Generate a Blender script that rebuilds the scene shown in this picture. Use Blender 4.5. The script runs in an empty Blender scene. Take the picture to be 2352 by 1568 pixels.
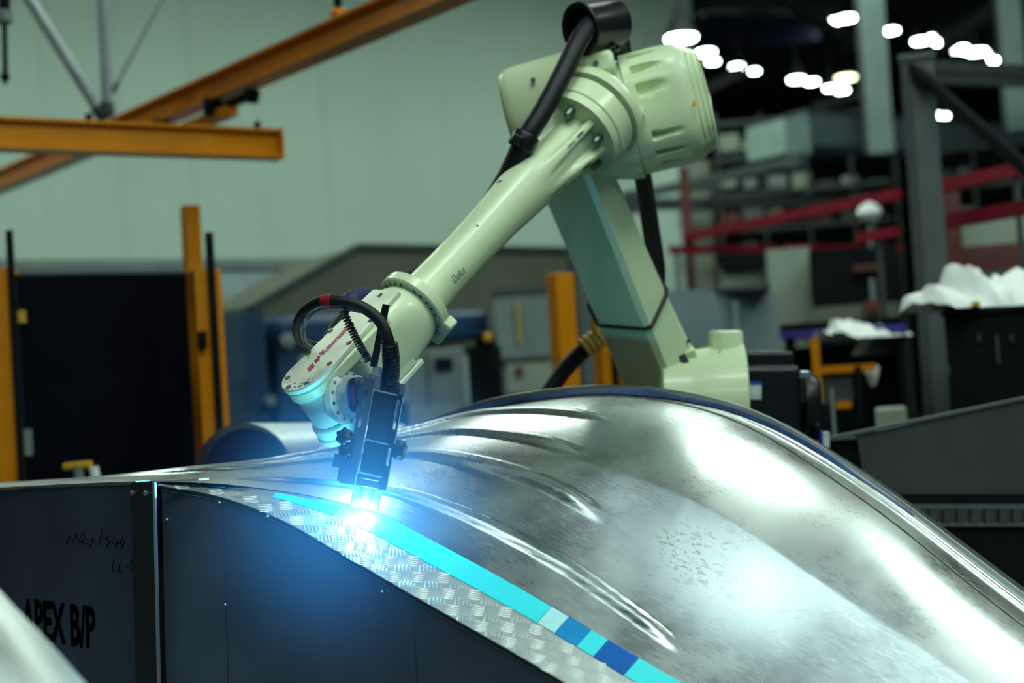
import bpy, math, random
from mathutils import Vector, Matrix, noise as mnoise
random.seed(7)
V = Vector
# ---------------------------------------------------------------- camera
FPX = 3267.0
PITCH, ROLL = math.radians(1.68), math.radians(-3.5)
CAM = V((0, 0, 1.6))
RC = Matrix.Rotation(math.radians(90) + PITCH, 3, 'X') @ Matrix.Rotation(ROLL, 3, 'Z')
scene = bpy.context.scene
col = scene.collection
cd = bpy.data.cameras.new('camera'); co = bpy.data.objects.new('camera', cd); col.objects.link(co)
co.matrix_world = Matrix.Translation(CAM) @ RC.to_4x4()
cd.sensor_width = 36.0; cd.lens = 36.0 * FPX / 2352.0
cd.clip_start = 0.05; cd.clip_end = 200
cd.dof.use_dof = True; cd.dof.focus_distance = 3.55; cd.dof.aperture_fstop = 1.45; cd.dof.aperture_blades = 0
scene.camera = co
# ---------------------------------------------------------------- world, exposure
w = bpy.data.worlds.new('hall_ambient'); scene.world = w; w.use_nodes = True
w.node_tree.nodes['Background'].inputs[0].default_value = (0.42, 0.62, 0.60, 1)
w.node_tree.nodes['Background'].inputs[1].default_value = 0.05
vs = scene.view_settings
vs.view_transform = 'Standard'; vs.look = 'None'; vs.exposure = 0.22; vs.gamma = 1.0; vs.use_curve_mapping = False
scene.cycles.use_denoising = True
scene.cycles.max_bounces = 7
scene.cycles.sample_clamp_indirect = 6.0
scene.cycles.volume_bounces = 0
scene.cycles.caustics_reflective = False
scene.cycles.caustics_refractive = False
LAMP_COLOR = (0.86, 1.0, 0.88)
LAMP_POWER = 23.0      # emission of the unseen lamps added above the cell
ROOF_FILL = 1.9
FAR_POWER = 30.0       # emission of the far lamps in view

# ---------------------------------------------------------------- pixel helpers (2352 x 1568 frame)
def ray(px, py):
    return RC @ V(((px - 1176) / FPX, (784 - py) / FPX, -1.0))
def at(px, py, d):
    return CAM + ray(px, py) * d
def atz(px, py, z):
    r = ray(px, py); return CAM + r * ((z - CAM.z) / r.z)
def onplane(px, py, q, n):
    r = ray(px, py); return CAM + r * ((q - CAM).dot(n) / r.dot(n))
A_ANG = math.radians(32)
DA = V((math.cos(A_ANG), math.sin(A_ANG), 0)); DB = V((-math.sin(A_ANG), math.cos(A_ANG), 0))
UP = V((0, 0, 1))

# ---------------------------------------------------------------- materials
MATS = {}
def mat(name, rgb, rough=0.5, metal=0.0, var=0.12, scale=6.0, bump=0.0, bscale=40.0, emit=0.0, spec=0.5, stretch=None, rvar=0.0, coat=0.0):
    if name in MATS: return MATS[name]
    m = bpy.data.materials.new(name); m.use_nodes = True
    nt = m.node_tree; nd = nt.nodes; lk = nt.links
    b = nd['Principled BSDF']
    b.inputs['Roughness'].default_value = rough; b.inputs['Metallic'].default_value = metal
    b.inputs['Specular IOR Level'].default_value = spec
    b.inputs['Coat Weight'].default_value = coat
    tc = nd.new('ShaderNodeTexCoord'); mp = nd.new('ShaderNodeMapping')
    lk.new(tc.outputs['Object'], mp.inputs[0])
    if stretch: mp.inputs['Scale'].default_value = stretch
    nz = nd.new('ShaderNodeTexNoise'); nz.inputs['Scale'].default_value = scale; nz.inputs['Detail'].default_value = 5
    lk.new(mp.outputs[0], nz.inputs['Vector'])
    cr = nd.new('ShaderNodeValToRGB')
    lo = tuple(c * (1 - var) for c in rgb); hi = tuple(min(1, c * (1 + var)) for c in rgb)
    cr.color_ramp.elements[0].position = 0.3; cr.color_ramp.elements[1].position = 0.7
    cr.color_ramp.elements[0].color = (*lo, 1); cr.color_ramp.elements[1].color = (*hi, 1)
    lk.new(nz.outputs['Fac'], cr.inputs[0]); lk.new(cr.outputs[0], b.inputs['Base Color'])
    if rvar:
        mr = nd.new('ShaderNodeMapRange'); mr.inputs[3].default_value = max(0.02, rough - rvar); mr.inputs[4].default_value = rough + rvar
        lk.new(nz.outputs['Fac'], mr.inputs[0]); lk.new(mr.outputs[0], b.inputs['Roughness'])
    if bump:
        n2 = nd.new('ShaderNodeTexNoise'); n2.inputs['Scale'].default_value = bscale; n2.inputs['Detail'].default_value = 3
        lk.new(mp.outputs[0], n2.inputs['Vector'])
        bp = nd.new('ShaderNodeBump'); bp.inputs['Strength'].default_value = bump; bp.inputs['Distance'].default_value = 0.01
        lk.new(n2.outputs['Fac'], bp.inputs['Height']); lk.new(bp.outputs[0], b.inputs['Normal'])
    if emit:
        b.inputs['Emission Color'].default_value = (*rgb, 1); b.inputs['Emission Strength'].default_value = emit
    MATS[name] = m
    return m

def aluminium(name, rgb, rough, big=0.25, fine=0.03):
    m = bpy.data.materials.new(name); m.use_nodes = True
    nt = m.node_tree; nd = nt.nodes; lk = nt.links
    b = nd['Principled BSDF']; b.inputs['Metallic'].default_value = 1.0
    tc = nd.new('ShaderNodeTexCoord')
    def noise(scale, det, ro, vec):
        n = nd.new('ShaderNodeTexNoise'); n.inputs['Scale'].default_value = scale; n.inputs['Detail'].default_value = det; n.inputs['Roughness'].default_value = ro
        lk.new(vec, n.inputs['Vector']); return n.outputs['Fac']
    def rng(v, a, c, lo, hi):
        r = nd.new('ShaderNodeMapRange'); r.inputs[1].default_value = a; r.inputs[2].default_value = c; r.inputs[3].default_value = lo; r.inputs[4].default_value = hi
        lk.new(v, r.inputs[0]); return r.outputs[0]
    def mth(op, x, y):
        q = nd.new('ShaderNodeMath'); q.operation = op
        for k, t in ((0, x), (1, y)):
            if isinstance(t, (int, float)): q.inputs[k].default_value = t
            else: lk.new(t, q.inputs[k])
        return q.outputs[0]
    ro_ = nd.new('ShaderNodeMapping'); ro_.inputs['Rotation'].default_value = (0, 0, math.radians(40)); lk.new(tc.outputs['Object'], ro_.inputs[0])
    mp = nd.new('ShaderNodeMapping'); mp.inputs['Scale'].default_value = (3, 30, 3); lk.new(ro_.outputs[0], mp.inputs[0])
    mp2 = nd.new('ShaderNodeMapping'); mp2.inputs['Scale'].default_value = (1, 2.2, 1); lk.new(ro_.outputs[0], mp2.inputs[0])
    brushed = noise(10, 5, 0.6, mp.outputs[0])
    cloud = noise(2.6, 6, 0.6, tc.outputs['Object'])
    patch = rng(noise(1.7, 4, 0.6, tc.outputs['Object']), 0.56, 0.64, 0, 1)
    fleck = rng(noise(42, 7, 0.75, mp2.outputs[0]), 0.53, 0.56, 0, 1)
    worn = mth('MULTIPLY', patch, fleck)
    # fine straight scratches
    vo = nd.new('ShaderNodeMapping'); vo.inputs['Scale'].default_value = (2, 60, 2); vo.inputs['Rotation'].default_value = (0, 0, math.radians(-20)); lk.new(tc.outputs['Object'], vo.inputs[0])
    scr = mth('MULTIPLY', rng(noise(5, 2, 0.4, vo.outputs[0]), 0.70, 0.73, 0, 1), 0.5)
    dark = mth('ADD', worn, scr)
    mx = nd.new('ShaderNodeMix'); mx.data_type = 'RGBA'; mx.clamp_factor = True
    mx.inputs[6].default_value = (*rgb, 1); mx.inputs[7].default_value = (rgb[0] * 0.45, rgb[1] * 0.48, rgb[2] * 0.48, 1)
    lk.new(dark, mx.inputs[0]); lk.new(mx.outputs[2], b.inputs['Base Color'])
    r1 = rng(cloud, 0.3, 0.7, rough - 0.07, rough + 0.10)
    r2 = mth('ADD', r1, rng(brushed, 0.3, 0.7, -0.03, 0.03)); r3 = mth('ADD', r2, mth('MULTIPLY', worn, 0.15)); lk.new(r3, b.inputs['Roughness'])
    bp = nd.new('ShaderNodeBump'); bp.inputs['Strength'].default_value = big; bp.inputs['Distance'].default_value = 0.03
    lk.new(noise(2.2, 1.5, 0.4, tc.outputs['Object']), bp.inputs['Height'])
    bp2 = nd.new('ShaderNodeBump'); bp2.inputs['Strength'].default_value = fine; bp2.inputs['Distance'].default_value = 0.001
    lk.new(brushed, bp2.inputs['Height']); lk.new(bp.outputs[0], bp2.inputs['Normal']); lk.new(bp2.outputs[0], b.inputs['Normal'])
    MATS[name] = m
    return m

def lamp_mat(name, rgb, strength):
    m = bpy.data.materials.new(name); m.use_nodes = True
    nd = m.node_tree.nodes; nd.clear()
    e = nd.new('ShaderNodeEmission'); o = nd.new('ShaderNodeOutputMaterial')
    e.inputs[0].default_value = (*rgb, 1); e.inputs[1].default_value = strength
    m.node_tree.links.new(e.outputs[0], o.inputs[0])
    return m

M_LAMP = lamp_mat('lamp_glass', LAMP_COLOR, LAMP_POWER)
M_FARLAMP = lamp_mat('far_lamp_glass', (0.85, 1.0, 0.93), FAR_POWER)
M_WARMLAMP = lamp_mat('warm_lamp_glass', (0.9, 0.95, 0.55), 9.0)
M_ALU = aluminium('brushed_aluminium', (0.66, 0.75, 0.74), 0.28)
M_ALU2 = aluminium('soft_aluminium', (0.60, 0.68, 0.66), 0.40, 0.15, 0.02)
M_ROBOT = mat('robot_paint', (0.61, 0.745, 0.455), 0.34, var=0.06, scale=4, bump=0.03, bscale=90, coat=0.15)
M_ROBOT_W = mat('worn_robot_paint', (0.70, 0.79, 0.58), 0.4, var=0.16, scale=9, bump=0.05, bscale=60)
M_STEEL = mat('dark_sheet_steel', (0.15, 0.225, 0.325), 0.36, 0.75, var=0.16, scale=3.5, bump=0.05, bscale=7, rvar=0.08)
M_STEEL_D = mat('darker_sheet_steel', (0.07, 0.085, 0.095), 0.4, 0.8, var=0.1)
M_EDGE = mat('cut_metal_edge', (0.42, 0.52, 0.58), 0.35, 0.9, var=0.1)
M_BRACKET = mat('tool_bracket_steel', (0.20, 0.26, 0.33), 0.35, 0.8, var=0.1, scale=20)
M_BLACK = mat('black_plastic', (0.007, 0.008, 0.011), 0.34, var=0.2, spec=0.35)
M_RUBBER = mat('black_rubber', (0.007, 0.008, 0.011), 0.5, spec=0.3, var=0.3, scale=12)
M_GREYHOSE = mat('grey_hose_jacket', (0.09, 0.11, 0.12), 0.4, var=0.3, scale=10)
M_BOLT = mat('bolt_steel', (0.16, 0.20, 0.18), 0.35, 0.8)
M_DARKHOLE = mat('dark_recess', (0.03, 0.04, 0.03), 0.8)
M_YELLOW = mat('safety_yellow', (0.58, 0.205, 0.0005), 0.45, var=0.08, spec=0.2)
M_ORANGE = mat('crane_yellow', (0.66, 0.235, 0.0005), 0.33, var=0.08, spec=0.22)
M_RED = mat('red_paint', (0.20, 0.008, 0.018), 0.55, spec=0.2)
M_WALL = mat('wall_panel_paint', (0.43, 0.60, 0.50), 0.75, var=0.03, scale=1.2)
M_WALL2 = mat('wall_lower_paint', (0.28, 0.40, 0.40), 0.6, var=0.04)
M_CEIL = mat('dark_ceiling', (0.018, 0.024, 0.026), 0.9)
M_FLOOR = mat('concrete_floor', (0.10, 0.11, 0.11), 0.6, var=0.25, scale=2)
M_BLUE = mat('machine_blue', (0.012, 0.055, 0.13), 0.4, var=0.15)
M_SCREEN = mat('welding_curtain', (0.0015, 0.002, 0.006), 0.35, var=0.4, scale=2, bump=0.2, bscale=2.5, spec=0.08)
M_OLIVE = mat('olive_hood_paint', (0.115, 0.14, 0.095), 0.65, var=0.12, scale=2)
M_GREY = mat('machine_grey', (0.17, 0.23, 0.22), 0.55, var=0.12, scale=3)
M_GREYD = mat('dark_machine_grey', (0.035, 0.048, 0.05), 0.6, var=0.2)
M_STEELCOL = mat('column_grey_paint', (0.075, 0.105, 0.105), 0.5, var=0.12)
M_LIGHTCOL = mat('light_column_paint', (0.16, 0.25, 0.235), 0.5, var=0.1)
M_WHITE = mat('white_cloth', (0.72, 0.78, 0.74), 0.8, var=0.06, scale=12)
M_CREAM = mat('cream_panel', (0.26, 0.33, 0.25), 0.7, var=0.05)
M_BLACKMAT = mat('matt_black', (0.005, 0.006, 0.007), 0.7, var=0.3, spec=0.1)
M_NAVY = mat('navy_panel', (0.010, 0.016, 0.075), 0.6, var=0.25)
M_BLUEBAR = mat('blue_bar', (0.02, 0.02, 0.22), 0.5)
M_RUST = mat('rusty_red_steel', (0.10, 0.022, 0.015), 0.6, var=0.3)
M_ARCLITFILM = mat('arc_lit_film', (0.04, 0.74, 0.80), 0.45, var=0.05, spec=0.2)  # blue film with the arc's light put into its colour
M_ARCLITPALE = mat('pale_arc_lit_film', (0.42, 0.80, 0.80), 0.35, var=0.08, scale=30)  # paler film piece, arc light put into the colour
M_BLUEFILM = mat('blue_protective_film', (0.010, 0.25, 0.55), 0.5, var=0.1, spec=0.1)
M_DEEPBLUEFILM = mat('deep_blue_film', (0.004, 0.11, 0.42), 0.5, var=0.1, spec=0.1)
M_RIMFILM = mat('rim_blue_film', (0.014, 0.055, 0.19), 0.4, var=0.75, scale=9)
M_RIM = mat('rim_metal', (0.16, 0.19, 0.19), 0.35, 0.9, var=0.15)
M_TREAD = mat('checker_plate_metal', (0.48, 0.55, 0.53), 0.48, 0.85, var=0.08, scale=20)
M_INK = mat('black_marker_ink', (0.002, 0.002, 0.003), 1.0, spec=0.0)
M_INKF = mat('faint_marker_ink', (0.015, 0.018, 0.022), 1.0, spec=0.0)
M_LOGO = mat('red_logo_ink', (0.42, 0.03, 0.07), 0.5, var=0.25, scale=60)
M_TAPE = mat('yellow_tape_wrap', (0.50, 0.30, 0.05), 0.5, var=0.25, scale=25)
M_REDTAPE = mat('red_tape', (0.30, 0.012, 0.03), 0.4)
M_LABELW = mat('white_label', (0.45, 0.52, 0.52), 0.6, var=0.25, scale=50)
M_LABELB = mat('blue_label', (0.02, 0.05, 0.45), 0.5)
M_PURPLE = mat('purple_label', (0.14, 0.02, 0.16), 0.5)
M_SCUFF = mat('scuff_mark', (0.10, 0.13, 0.12), 0.7)
M_WARN = mat('warning_yellow', (0.55, 0.33, 0.01), 0.5)
M_WRISTMETAL = mat('wrist_ring_metal', (0.50, 0.60, 0.58), 0.35, 0.5, var=0.12, scale=30)

# ---------------------------------------------------------------- object helpers
def make(name, verts, faces, material, parent=None, smooth=40, origin=None, bevel=0.0, mats=None, fmat=None):
    """one mesh object from world-space vertices"""
    me = bpy.data.meshes.new(name)
    if parent is not None:
        base = PM[parent.name]
    else:
        if origin is None:
            xs = [v[0] for v in verts]; ys = [v[1] for v in verts]; zs = [v[2] for v in verts]
            origin = V(((min(xs) + max(xs)) / 2, (min(ys) + max(ys)) / 2, min(zs)))
        base = Matrix.Translation(origin)
    inv = base.inverted()
    me.from_pydata([inv @ V(v) for v in verts], [], faces)
    me.materials.append(material)
    if smooth:
        for p in me.polygons: p.use_smooth = True
        me.update()
        me.set_sharp_from_angle(angle=math.radians(smooth))
    me.update()
    ob = bpy.data.objects.new(name, me); col.objects.link(ob)
    if parent is not None:
        ob.parent = parent
    else:
        ob.matrix_world = base
    PM[ob.name] = base
    if bevel:
        bm_ = ob.modifiers.new('bevel', 'BEVEL'); bm_.width = bevel; bm_.segments = 2; bm_.limit_method = 'ANGLE'; bm_.angle_limit = math.radians(50)
    return ob
PM = {}
def tag(o, label, cat, group=None, kind=None):
    o['label'] = label; o['category'] = cat
    if group: o['group'] = group
    if kind: o['kind'] = kind
    return o
def thing(name, label, cat, loc, group=None):
    o = bpy.data.objects.new(name, None); col.objects.link(o)
    o.empty_display_size = 0.1
    o.location = loc; PM[o.name] = Matrix.Translation(loc)
    return tag(o, label, cat, group)

class MB:
    def __init__(s): s.v = []; s.f = []
    def add(s, vs, fs):
        n = len(s.v); s.v += [V(x) for x in vs]; s.f += [tuple(i + n for i in f) for f in fs]; return s
    def hexa(s, a, b):      # a: 4 bottom (ccw from outside top), b: 4 top
        return s.add(list(a) + list(b), [(3, 2, 1, 0), (4, 5, 6, 7), (0, 1, 5, 4), (1, 2, 6, 5), (2, 3, 7, 6), (3, 0, 4, 7)])
    def box(s, c, ax, ay, az, sx, sy, sz):
        c = V(c); ax = V(ax) * sx / 2; ay = V(ay) * sy / 2; az = V(az) * sz / 2
        q = [c - ax - ay, c + ax - ay, c + ax + ay, c - ax + ay]
        return s.hexa([p - az for p in q], [p + az for p in q])
    def bar(s, p0, p1, wd, ht, up=UP):
        p0 = V(p0); p1 = V(p1); d = (p1 - p0); L = d.length; d.normalize()
        x = d.cross(up).normalized(); u = x.cross(d).normalized()
        return s.box((p0 + p1) / 2, d, x * -1, u, L, wd, ht)
    def loft(s, rings, cap0=True, cap1=True, closed=True):
        n = len(rings[0]); base = len(s.v)
        for r in rings: s.v += [V(p) for p in r]
        m = n if closed else n - 1
        for i in range(len(rings) - 1):
            for j in range(m):
                a = base + i * n + j; b = base + i * n + (j + 1) % n
                s.f.append((a, b, b + n, a + n))
        if closed and cap0: s.f.append(tuple(base + j for j in reversed(range(n))))
        if closed and cap1: s.f.append(tuple(base + (len(rings) - 1) * n + j for j in range(n)))
        return s
    def lathe(s, o, d, prof, n=32, cap0=True, cap1=True):   # prof: (t, r) along d
        o = V(o); d = V(d).normalized(); x = perp(d); y = d.cross(x)
        rings = [[o + d * t + (x * math.cos(2 * math.pi * k / n) + y * math.sin(2 * math.pi * k / n)) * r for k in range(n)] for t, r in prof]
        return s.loft(rings, cap0, cap1)
    def cyl(s, p0, p1, r0, r1=None, n=24):
        p0 = V(p0); p1 = V(p1)
        return s.lathe(p0, p1 - p0, [(0, r0), ((p1 - p0).length, r0 if r1 is None else r1)], n)
    def tube(s, pts, r, n=12, rf=None, cap=True):
        pts = [V(p) for p in pts]; rings = []; x = None
        for i, p in enumerate(pts):
            t = (pts[min(i + 1, len(pts) - 1)] - pts[max(i - 1, 0)]).normalized()
            x = perp(t) if x is None else (x - t * x.dot(t)).normalized()
            y = t.cross(x); rr = rf(i / (len(pts) - 1)) if rf else r
            rings.append([p + (x * math.cos(2 * math.pi * k / n) + y * math.sin(2 * math.pi * k / n)) * rr for k in range(n)])
        return s.loft(rings, cap, cap)
    def prism(s, poly, n, h):   # extrude a 3d polygon along n by h
        a = [V(p) for p in poly]; b = [p + V(n) * h for p in a]; k = len(a); base = len(s.v)
        s.v += a + b
        s.f.append(tuple(base + i for i in reversed(range(k)))); s.f.append(tuple(base + k + i for i in range(k)))
        for i in range(k):
            j = (i + 1) % k; s.f.append((base + i, base + j, base + k + j, base + k + i))
        return s
    def build(s, name, material, parent=None, smooth=40, bevel=0.0, origin=None):
        return make(name, s.v, s.f, material, parent, smooth, origin, bevel)
def perp(d):
    d = V(d).normalized(); a = V((0, 0, 1)) if abs(d.z) < 0.9 else V((1, 0, 0))
    return (a - d * a.dot(d)).normalized()
def crom(P, t):
    n = len(P); t = max(0.0, min(n - 1.000001, t)); i = int(t); f = t - i
    p1 = P[i]; p2 = P[i + 1]
    p0 = P[i - 1] if i > 0 else p1 * 2 - p2
    p3 = P[i + 2] if i + 2 < n else p2 * 2 - p1
    return 0.5 * ((2 * p1) + (p2 - p0) * f + (2 * p0 - 5 * p1 + 4 * p2 - p3) * f * f + (3 * p1 - p0 - 3 * p2 + p3) * f ** 3)
def lin(P, t):
    n = len(P); t = max(0.0, min(n - 1.000001, t)); i = int(t); f = t - i
    return P[i] * (1 - f) + P[i + 1] * f
def curve(ctrl, n):
    return [crom(ctrl, i * (len(ctrl) - 1) / (n - 1)) for i in range(n)]
def sst(a, b, x):
    t = max(0, min(1, (x - a) / (b - a))); return t * t * (3 - 2 * t)
def text_mesh(s, name, material, parent, o, ux, uy, extr_n, thick=0.0, fit=None, xs=1.0, th=0.001):
    """flat lettering: origin o, unit ux / uy span the text box of size fit=(w,h)"""
    c = bpy.data.curves.new('txt', 'FONT'); c.body = s; c.size = 1.0; c.offset = thick; c.resolution_u = 3
    ob = bpy.data.objects.new('txt', c); col.objects.link(ob)
    dg = bpy.context.evaluated_depsgraph_get(); me = ob.evaluated_get(dg).to_mesh()
    vv = [v.co.copy() for v in me.vertices]; ff = [tuple(p.vertices) for p in me.polygons]
    ob.evaluated_get(dg).to_mesh_clear(); bpy.data.objects.remove(ob); bpy.data.curves.remove(c)
    x0 = min(v.x for v in vv); x1 = max(v.x for v in vv); y0 = min(v.y for v in vv); y1 = max(v.y for v in vv)
    W = [V(o) + V(ux) * ((v.x - x0) / (x1 - x0)) * fit[0] + V(uy) * ((v.y - y0) / (y1 - y0)) * fit[1] + V(extr_n) * th for v in vv]
    return make(name, W, ff, material, parent, smooth=0)

def facing(q):
    d = V((q.x - CAM.x, q.y - CAM.y, 0)).normalized(); return V((d.y, -d.x, 0))
def slab_pts(x0, x1, y0, y1, q, along, z0=None):
    """two plan points and z-range of an upright rectangle seen at these pixels in the vertical plane through q"""
    n = V((-along.y, along.x, 0))
    ym = (y0 + (y1 if y1 is not None else y0)) / 2; xm = (x0 + x1) / 2
    pl = onplane(x0, ym, q, n); pr = onplane(x1, ym, q, n)
    zt = onplane(xm, y0, q, n).z
    zb = onplane(xm, y1, q, n).z if y1 is not None else (z0 or 0.0)
    return pl, pr, zb, zt, n
def slab(name, x0, x1, y0, y1, q, along=DA, th=0.3, material=None, parent=None, z0=None, bevel=0.0, off=0.0):
    pl, pr, zb, zt, n = slab_pts(x0, x1, y0, y1, q, along, z0)
    if n.dot(ray(1176, 784)) < 0: n = -n
    if q is not None and n.dot(q - CAM) < 0: n = -n
    o = n * off
    a = V((pl.x, pl.y, zb)) + o; b = V((pr.x, pr.y, zb)) + o
    mb = MB(); h = V((0, 0, zt - zb)); t = n * th
    mb.hexa([a, b, b + t, a + t], [a + h, b + h, b + t + h, a + t + h])
    return mb.build(name, material, parent, smooth=30, bevel=bevel)
def base_of(x0, x1, q, along=DA, y=800, z=0.0):
    pl, pr, zb, zt, n = slab_pts(x0, x1, y, None, q, along)
    m = (pl + pr) / 2; return V((m.x, m.y, z))

# ================================================================= SETTING
FX = V((1, 0, 0))
mb = MB(); mb.hexa([(-30, -12, -0.1), (30, -12, -0.1), (30, 60, -0.1), (-30, 60, -0.1)], [(-30, -12, 0), (30, -12, 0), (30, 60, 0), (-30, 60, 0)])
fl = mb.build('floor', M_FLOOR, smooth=0); tag(fl, 'grey concrete hall floor under the machines', 'floor', kind='structure')
mb = MB(); mb.hexa([(-30, -12, 9.0), (30, -12, 9.0), (30, 60, 9.0), (-30, 60, 9.0)], [(-30, -12, 9.15), (30, -12, 9.15), (30, 60, 9.15), (-30, 60, 9.15)])
ce = mb.build('ceiling', M_CEIL, smooth=0); tag(ce, 'dark hall roof above the hanging lamps', 'ceiling', kind='structure')
QW = at(780, 600, 13.6)
NW = DB
# back wall: cladding panels side by side
wl = onplane(-700, 600, QW, NW); wr = onplane(1606, 300, QW, NW)
L = (wr - wl).dot(DA); zs = onplane(780, 604, QW, NW).z
wall = thing('wall_back', 'pale green clad wall behind the yellow crane beams', 'wall', V((QW.x, QW.y, 0))); wall['kind'] = 'structure'
npan = int(L / 0.62); pw = L / npan
for i in range(npan):
    c0 = V((wl.x, wl.y, 0)) + DA * (i * pw + 0.002); c1 = V((wl.x, wl.y, 0)) + DA * ((i + 1) * pw - 0.002)
    t = DB * 0.06; j = DB * random.uniform(0, 0.006)
    mb = MB(); zb = V((0, 0, zs)); zt = V((0, 0, 8.95))
    mb.hexa([c0 + j + zb, c1 + j + zb, c1 + t + zb, c0 + t + zb], [c0 + j + zt, c1 + j + zt, c1 + t + zt, c0 + t + zt])
    mb.build('wall_panel', M_WALL, wall, smooth=0)
c0 = V((wl.x, wl.y, 0)); c1 = V((wr.x, wr.y, 0)); t = DB * 0.1; zt = V((0, 0, zs - 0.02)); f = DB * -0.05
MB().hexa([c0 + f, c1 + f, c1 + t, c0 + t], [c0 + f + zt, c1 + f + zt, c1 + t + zt, c0 + t + zt]).build('lower_cladding', M_WALL2, wall, smooth=0)
zt = V((0, 0, zs + 0.04)); zb = V((0, 0, zs - 0.05)); f = DB * -0.09
MB().hexa([c0 + f + zb, c1 + f + zb, c1 + t + zb, c0 + t + zb], [c0 + f + zt, c1 + f + zt, c1 + t + zt, c0 + t + zt]).build('ledge', M_GREY, wall, smooth=0)
b0 = c0 + t * 1.1; b1 = c1 + t * 1.1; zt = V((0, 0, 8.95))
MB().hexa([b0, b1, b1 + t, b0 + t], [b0 + zt, b1 + zt, b1 + t + zt, b0 + t + zt]).build('backing', M_GREYD, wall, smooth=0)
# dark far end of the hall
QF = at(2000, 500, 44)
o = slab('wall_far', 900, 3600, -700, None, QF, FX, 0.3, M_CEIL); tag(o, 'dark far end wall of the hall', 'wall', kind='structure')

# ================================================================= HALL LAMPS
def highbay(loc, r, label, m=M_FARLAMP, grp='high bay lamps along the far ceiling', rod=None):
    t = thing('highbay_lamp', label, 'lamp', loc, grp)
    MB().lathe(loc, UP, [(0.0, r), (0.02, r)], 16).build('lamp_glass', m, t)
    MB().lathe(loc + UP * 0.02, UP, [(0, r * 1.12), (0.10, r * 0.9), (0.24, r * 0.4), (0.30, r * 0.35)], 16).build('lamp_housing', M_GREYD, t)
    if rod: MB().cyl(loc + UP * 0.3, V((loc.x, loc.y, rod)), 0.02, n=6).build('hanging_rod', M_GREYD, t)
    return t
far = [(1622, 122, .22), (1637, 143, .17), (1693, 155, .17), (1733, 165, .13), (1830, 184, .22), (1864, 189, .2), (1908, 204, .17), (1934, 209, .2), (1977, 223, .12),
       (1917, 50, .2), (1945, 44, .2), (2047, 72, .19), (2115, 96, .2), (2143, 88, .17), (2164, 98, .22), (2183, 96, .12), (2202, 114, .24), (2225, 117, .24), (2244, 121, .26), (2276, 128, .12), (2284, 140, .12), (2150, 266, .16), (2168, 268, .14)]
words_far = ['nearest the end of the green wall', 'just below the brightest lamp by the wall end', 'third from the wall end', 'fourth and smaller lamp from the wall end',
  'left half of the elongated bright pair', 'right half of the elongated bright pair', 'left half of the lower bright pair', 'right half of the lower bright pair', 'small one beside the light column',
  'left half of the high pair left of the light column', 'right half of the high pair left of the light column', 'alone just right of the light column', 'first of the right hand cluster', 'small one high in the right hand cluster',
  'bright one at the centre of the right hand cluster', 'dim one behind the right hand cluster', 'left of the brightest trio', 'middle of the brightest trio', 'right of the brightest trio', 'faint upper one near the far right column', 'faint lower one near the far right column',
  'low one above the far girder, left of two', 'low one above the far girder, right of two']
for k, ((px, py, r), wd) in enumerate(zip(far, words_far)):
    highbay(atz(px, py, (7.0, 7.8)[k % 2]), r * 0.64, 'glowing round ceiling lamp, ' + wd, rod=9.02)
highbay(at(1565, 90, 14.2), 0.15, 'bright pendant lamp hanging in front of the green wall edge', grp=None, rod=9.02)
t = highbay(at(1943, 180, 30), 0.2, 'yellowish round lamp above the lower bright pair', M_WARMLAMP, rod=9.02)
t = highbay(at(2114, 256, 30), 0.16, 'dim yellowish lamp right of the grey front column', M_WARMLAMP, rod=9.02)
# unseen fill strips added at the roof for broad reflections on the hull
M_ROOFFILL = lamp_mat('roof_fill_sheet', (0.72, 0.95, 1.0), ROOF_FILL)
for i, x in enumerate((0.6, 4.4, 8.2)):
    o = MB().box((x, -2.0, 8.97), FX, V((0, 1, 0)), UP, 2.6, 13.0, 0.04).build('window_%d' % (i + 1), M_ROOFFILL, smooth=0)
    tag(o, 'long fill light strip added under the roof, %s of three counted from the left' % ('first', 'second', 'third')[i], 'fill light', kind='structure')
# unseen lamp panels added above the frame to light hull, robot and wall
def fill_lamp(x, y, z, lx, ly, label):
    t = thing('fill_lamp', label, 'lamp', V((x, y, z)), 'added fill lamps over the welding cell')
    MB().box((x, y, z + 0.01), FX, V((0, 1, 0)), UP, lx, ly, 0.02).build('lamp_glass', M_LAMP, t, smooth=0)
    MB().box((x, y, z + 0.08), FX, V((0, 1, 0)), UP, lx * 1.06, ly * 1.06, 0.12).build('lamp_housing', M_GREYD, t, smooth=0)
    for s in (-1, 1): MB().cyl((x + s * lx * 0.4, y, z + 0.14), (x + s * lx * 0.4, y, 9.01), 0.015, n=6).build('hanging_rod', M_GREYD, t)
PL = [(-1.0, -1.5), (2.5, -1.5), (0.4, 2.2), (3.6, 2.2), (2.1, 7.5), (4.4, 6.2), (-6.2, 7.6), (-3.2, 8.8), (-0.3, 10.4), (2.2, 12.2)]
PW = ['behind and left of the camera position', 'behind and right of the camera position', 'straight above the near aluminium sheet', 'above the right end of the curved hull', 'above the machines behind the robot', 'above the black bin at right', 'above the left end of the crane beams', 'above the middle of the crane beams', 'close to the green wall behind the hood', 'close to the green wall end']
assert len(PW) >= len(PL), len(PL)
for i, (x, y) in enumerate(PL):
    fill_lamp(x, y, 5.9, 1.5, 0.5, 'unseen added lamp panel ' + PW[i])

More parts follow.
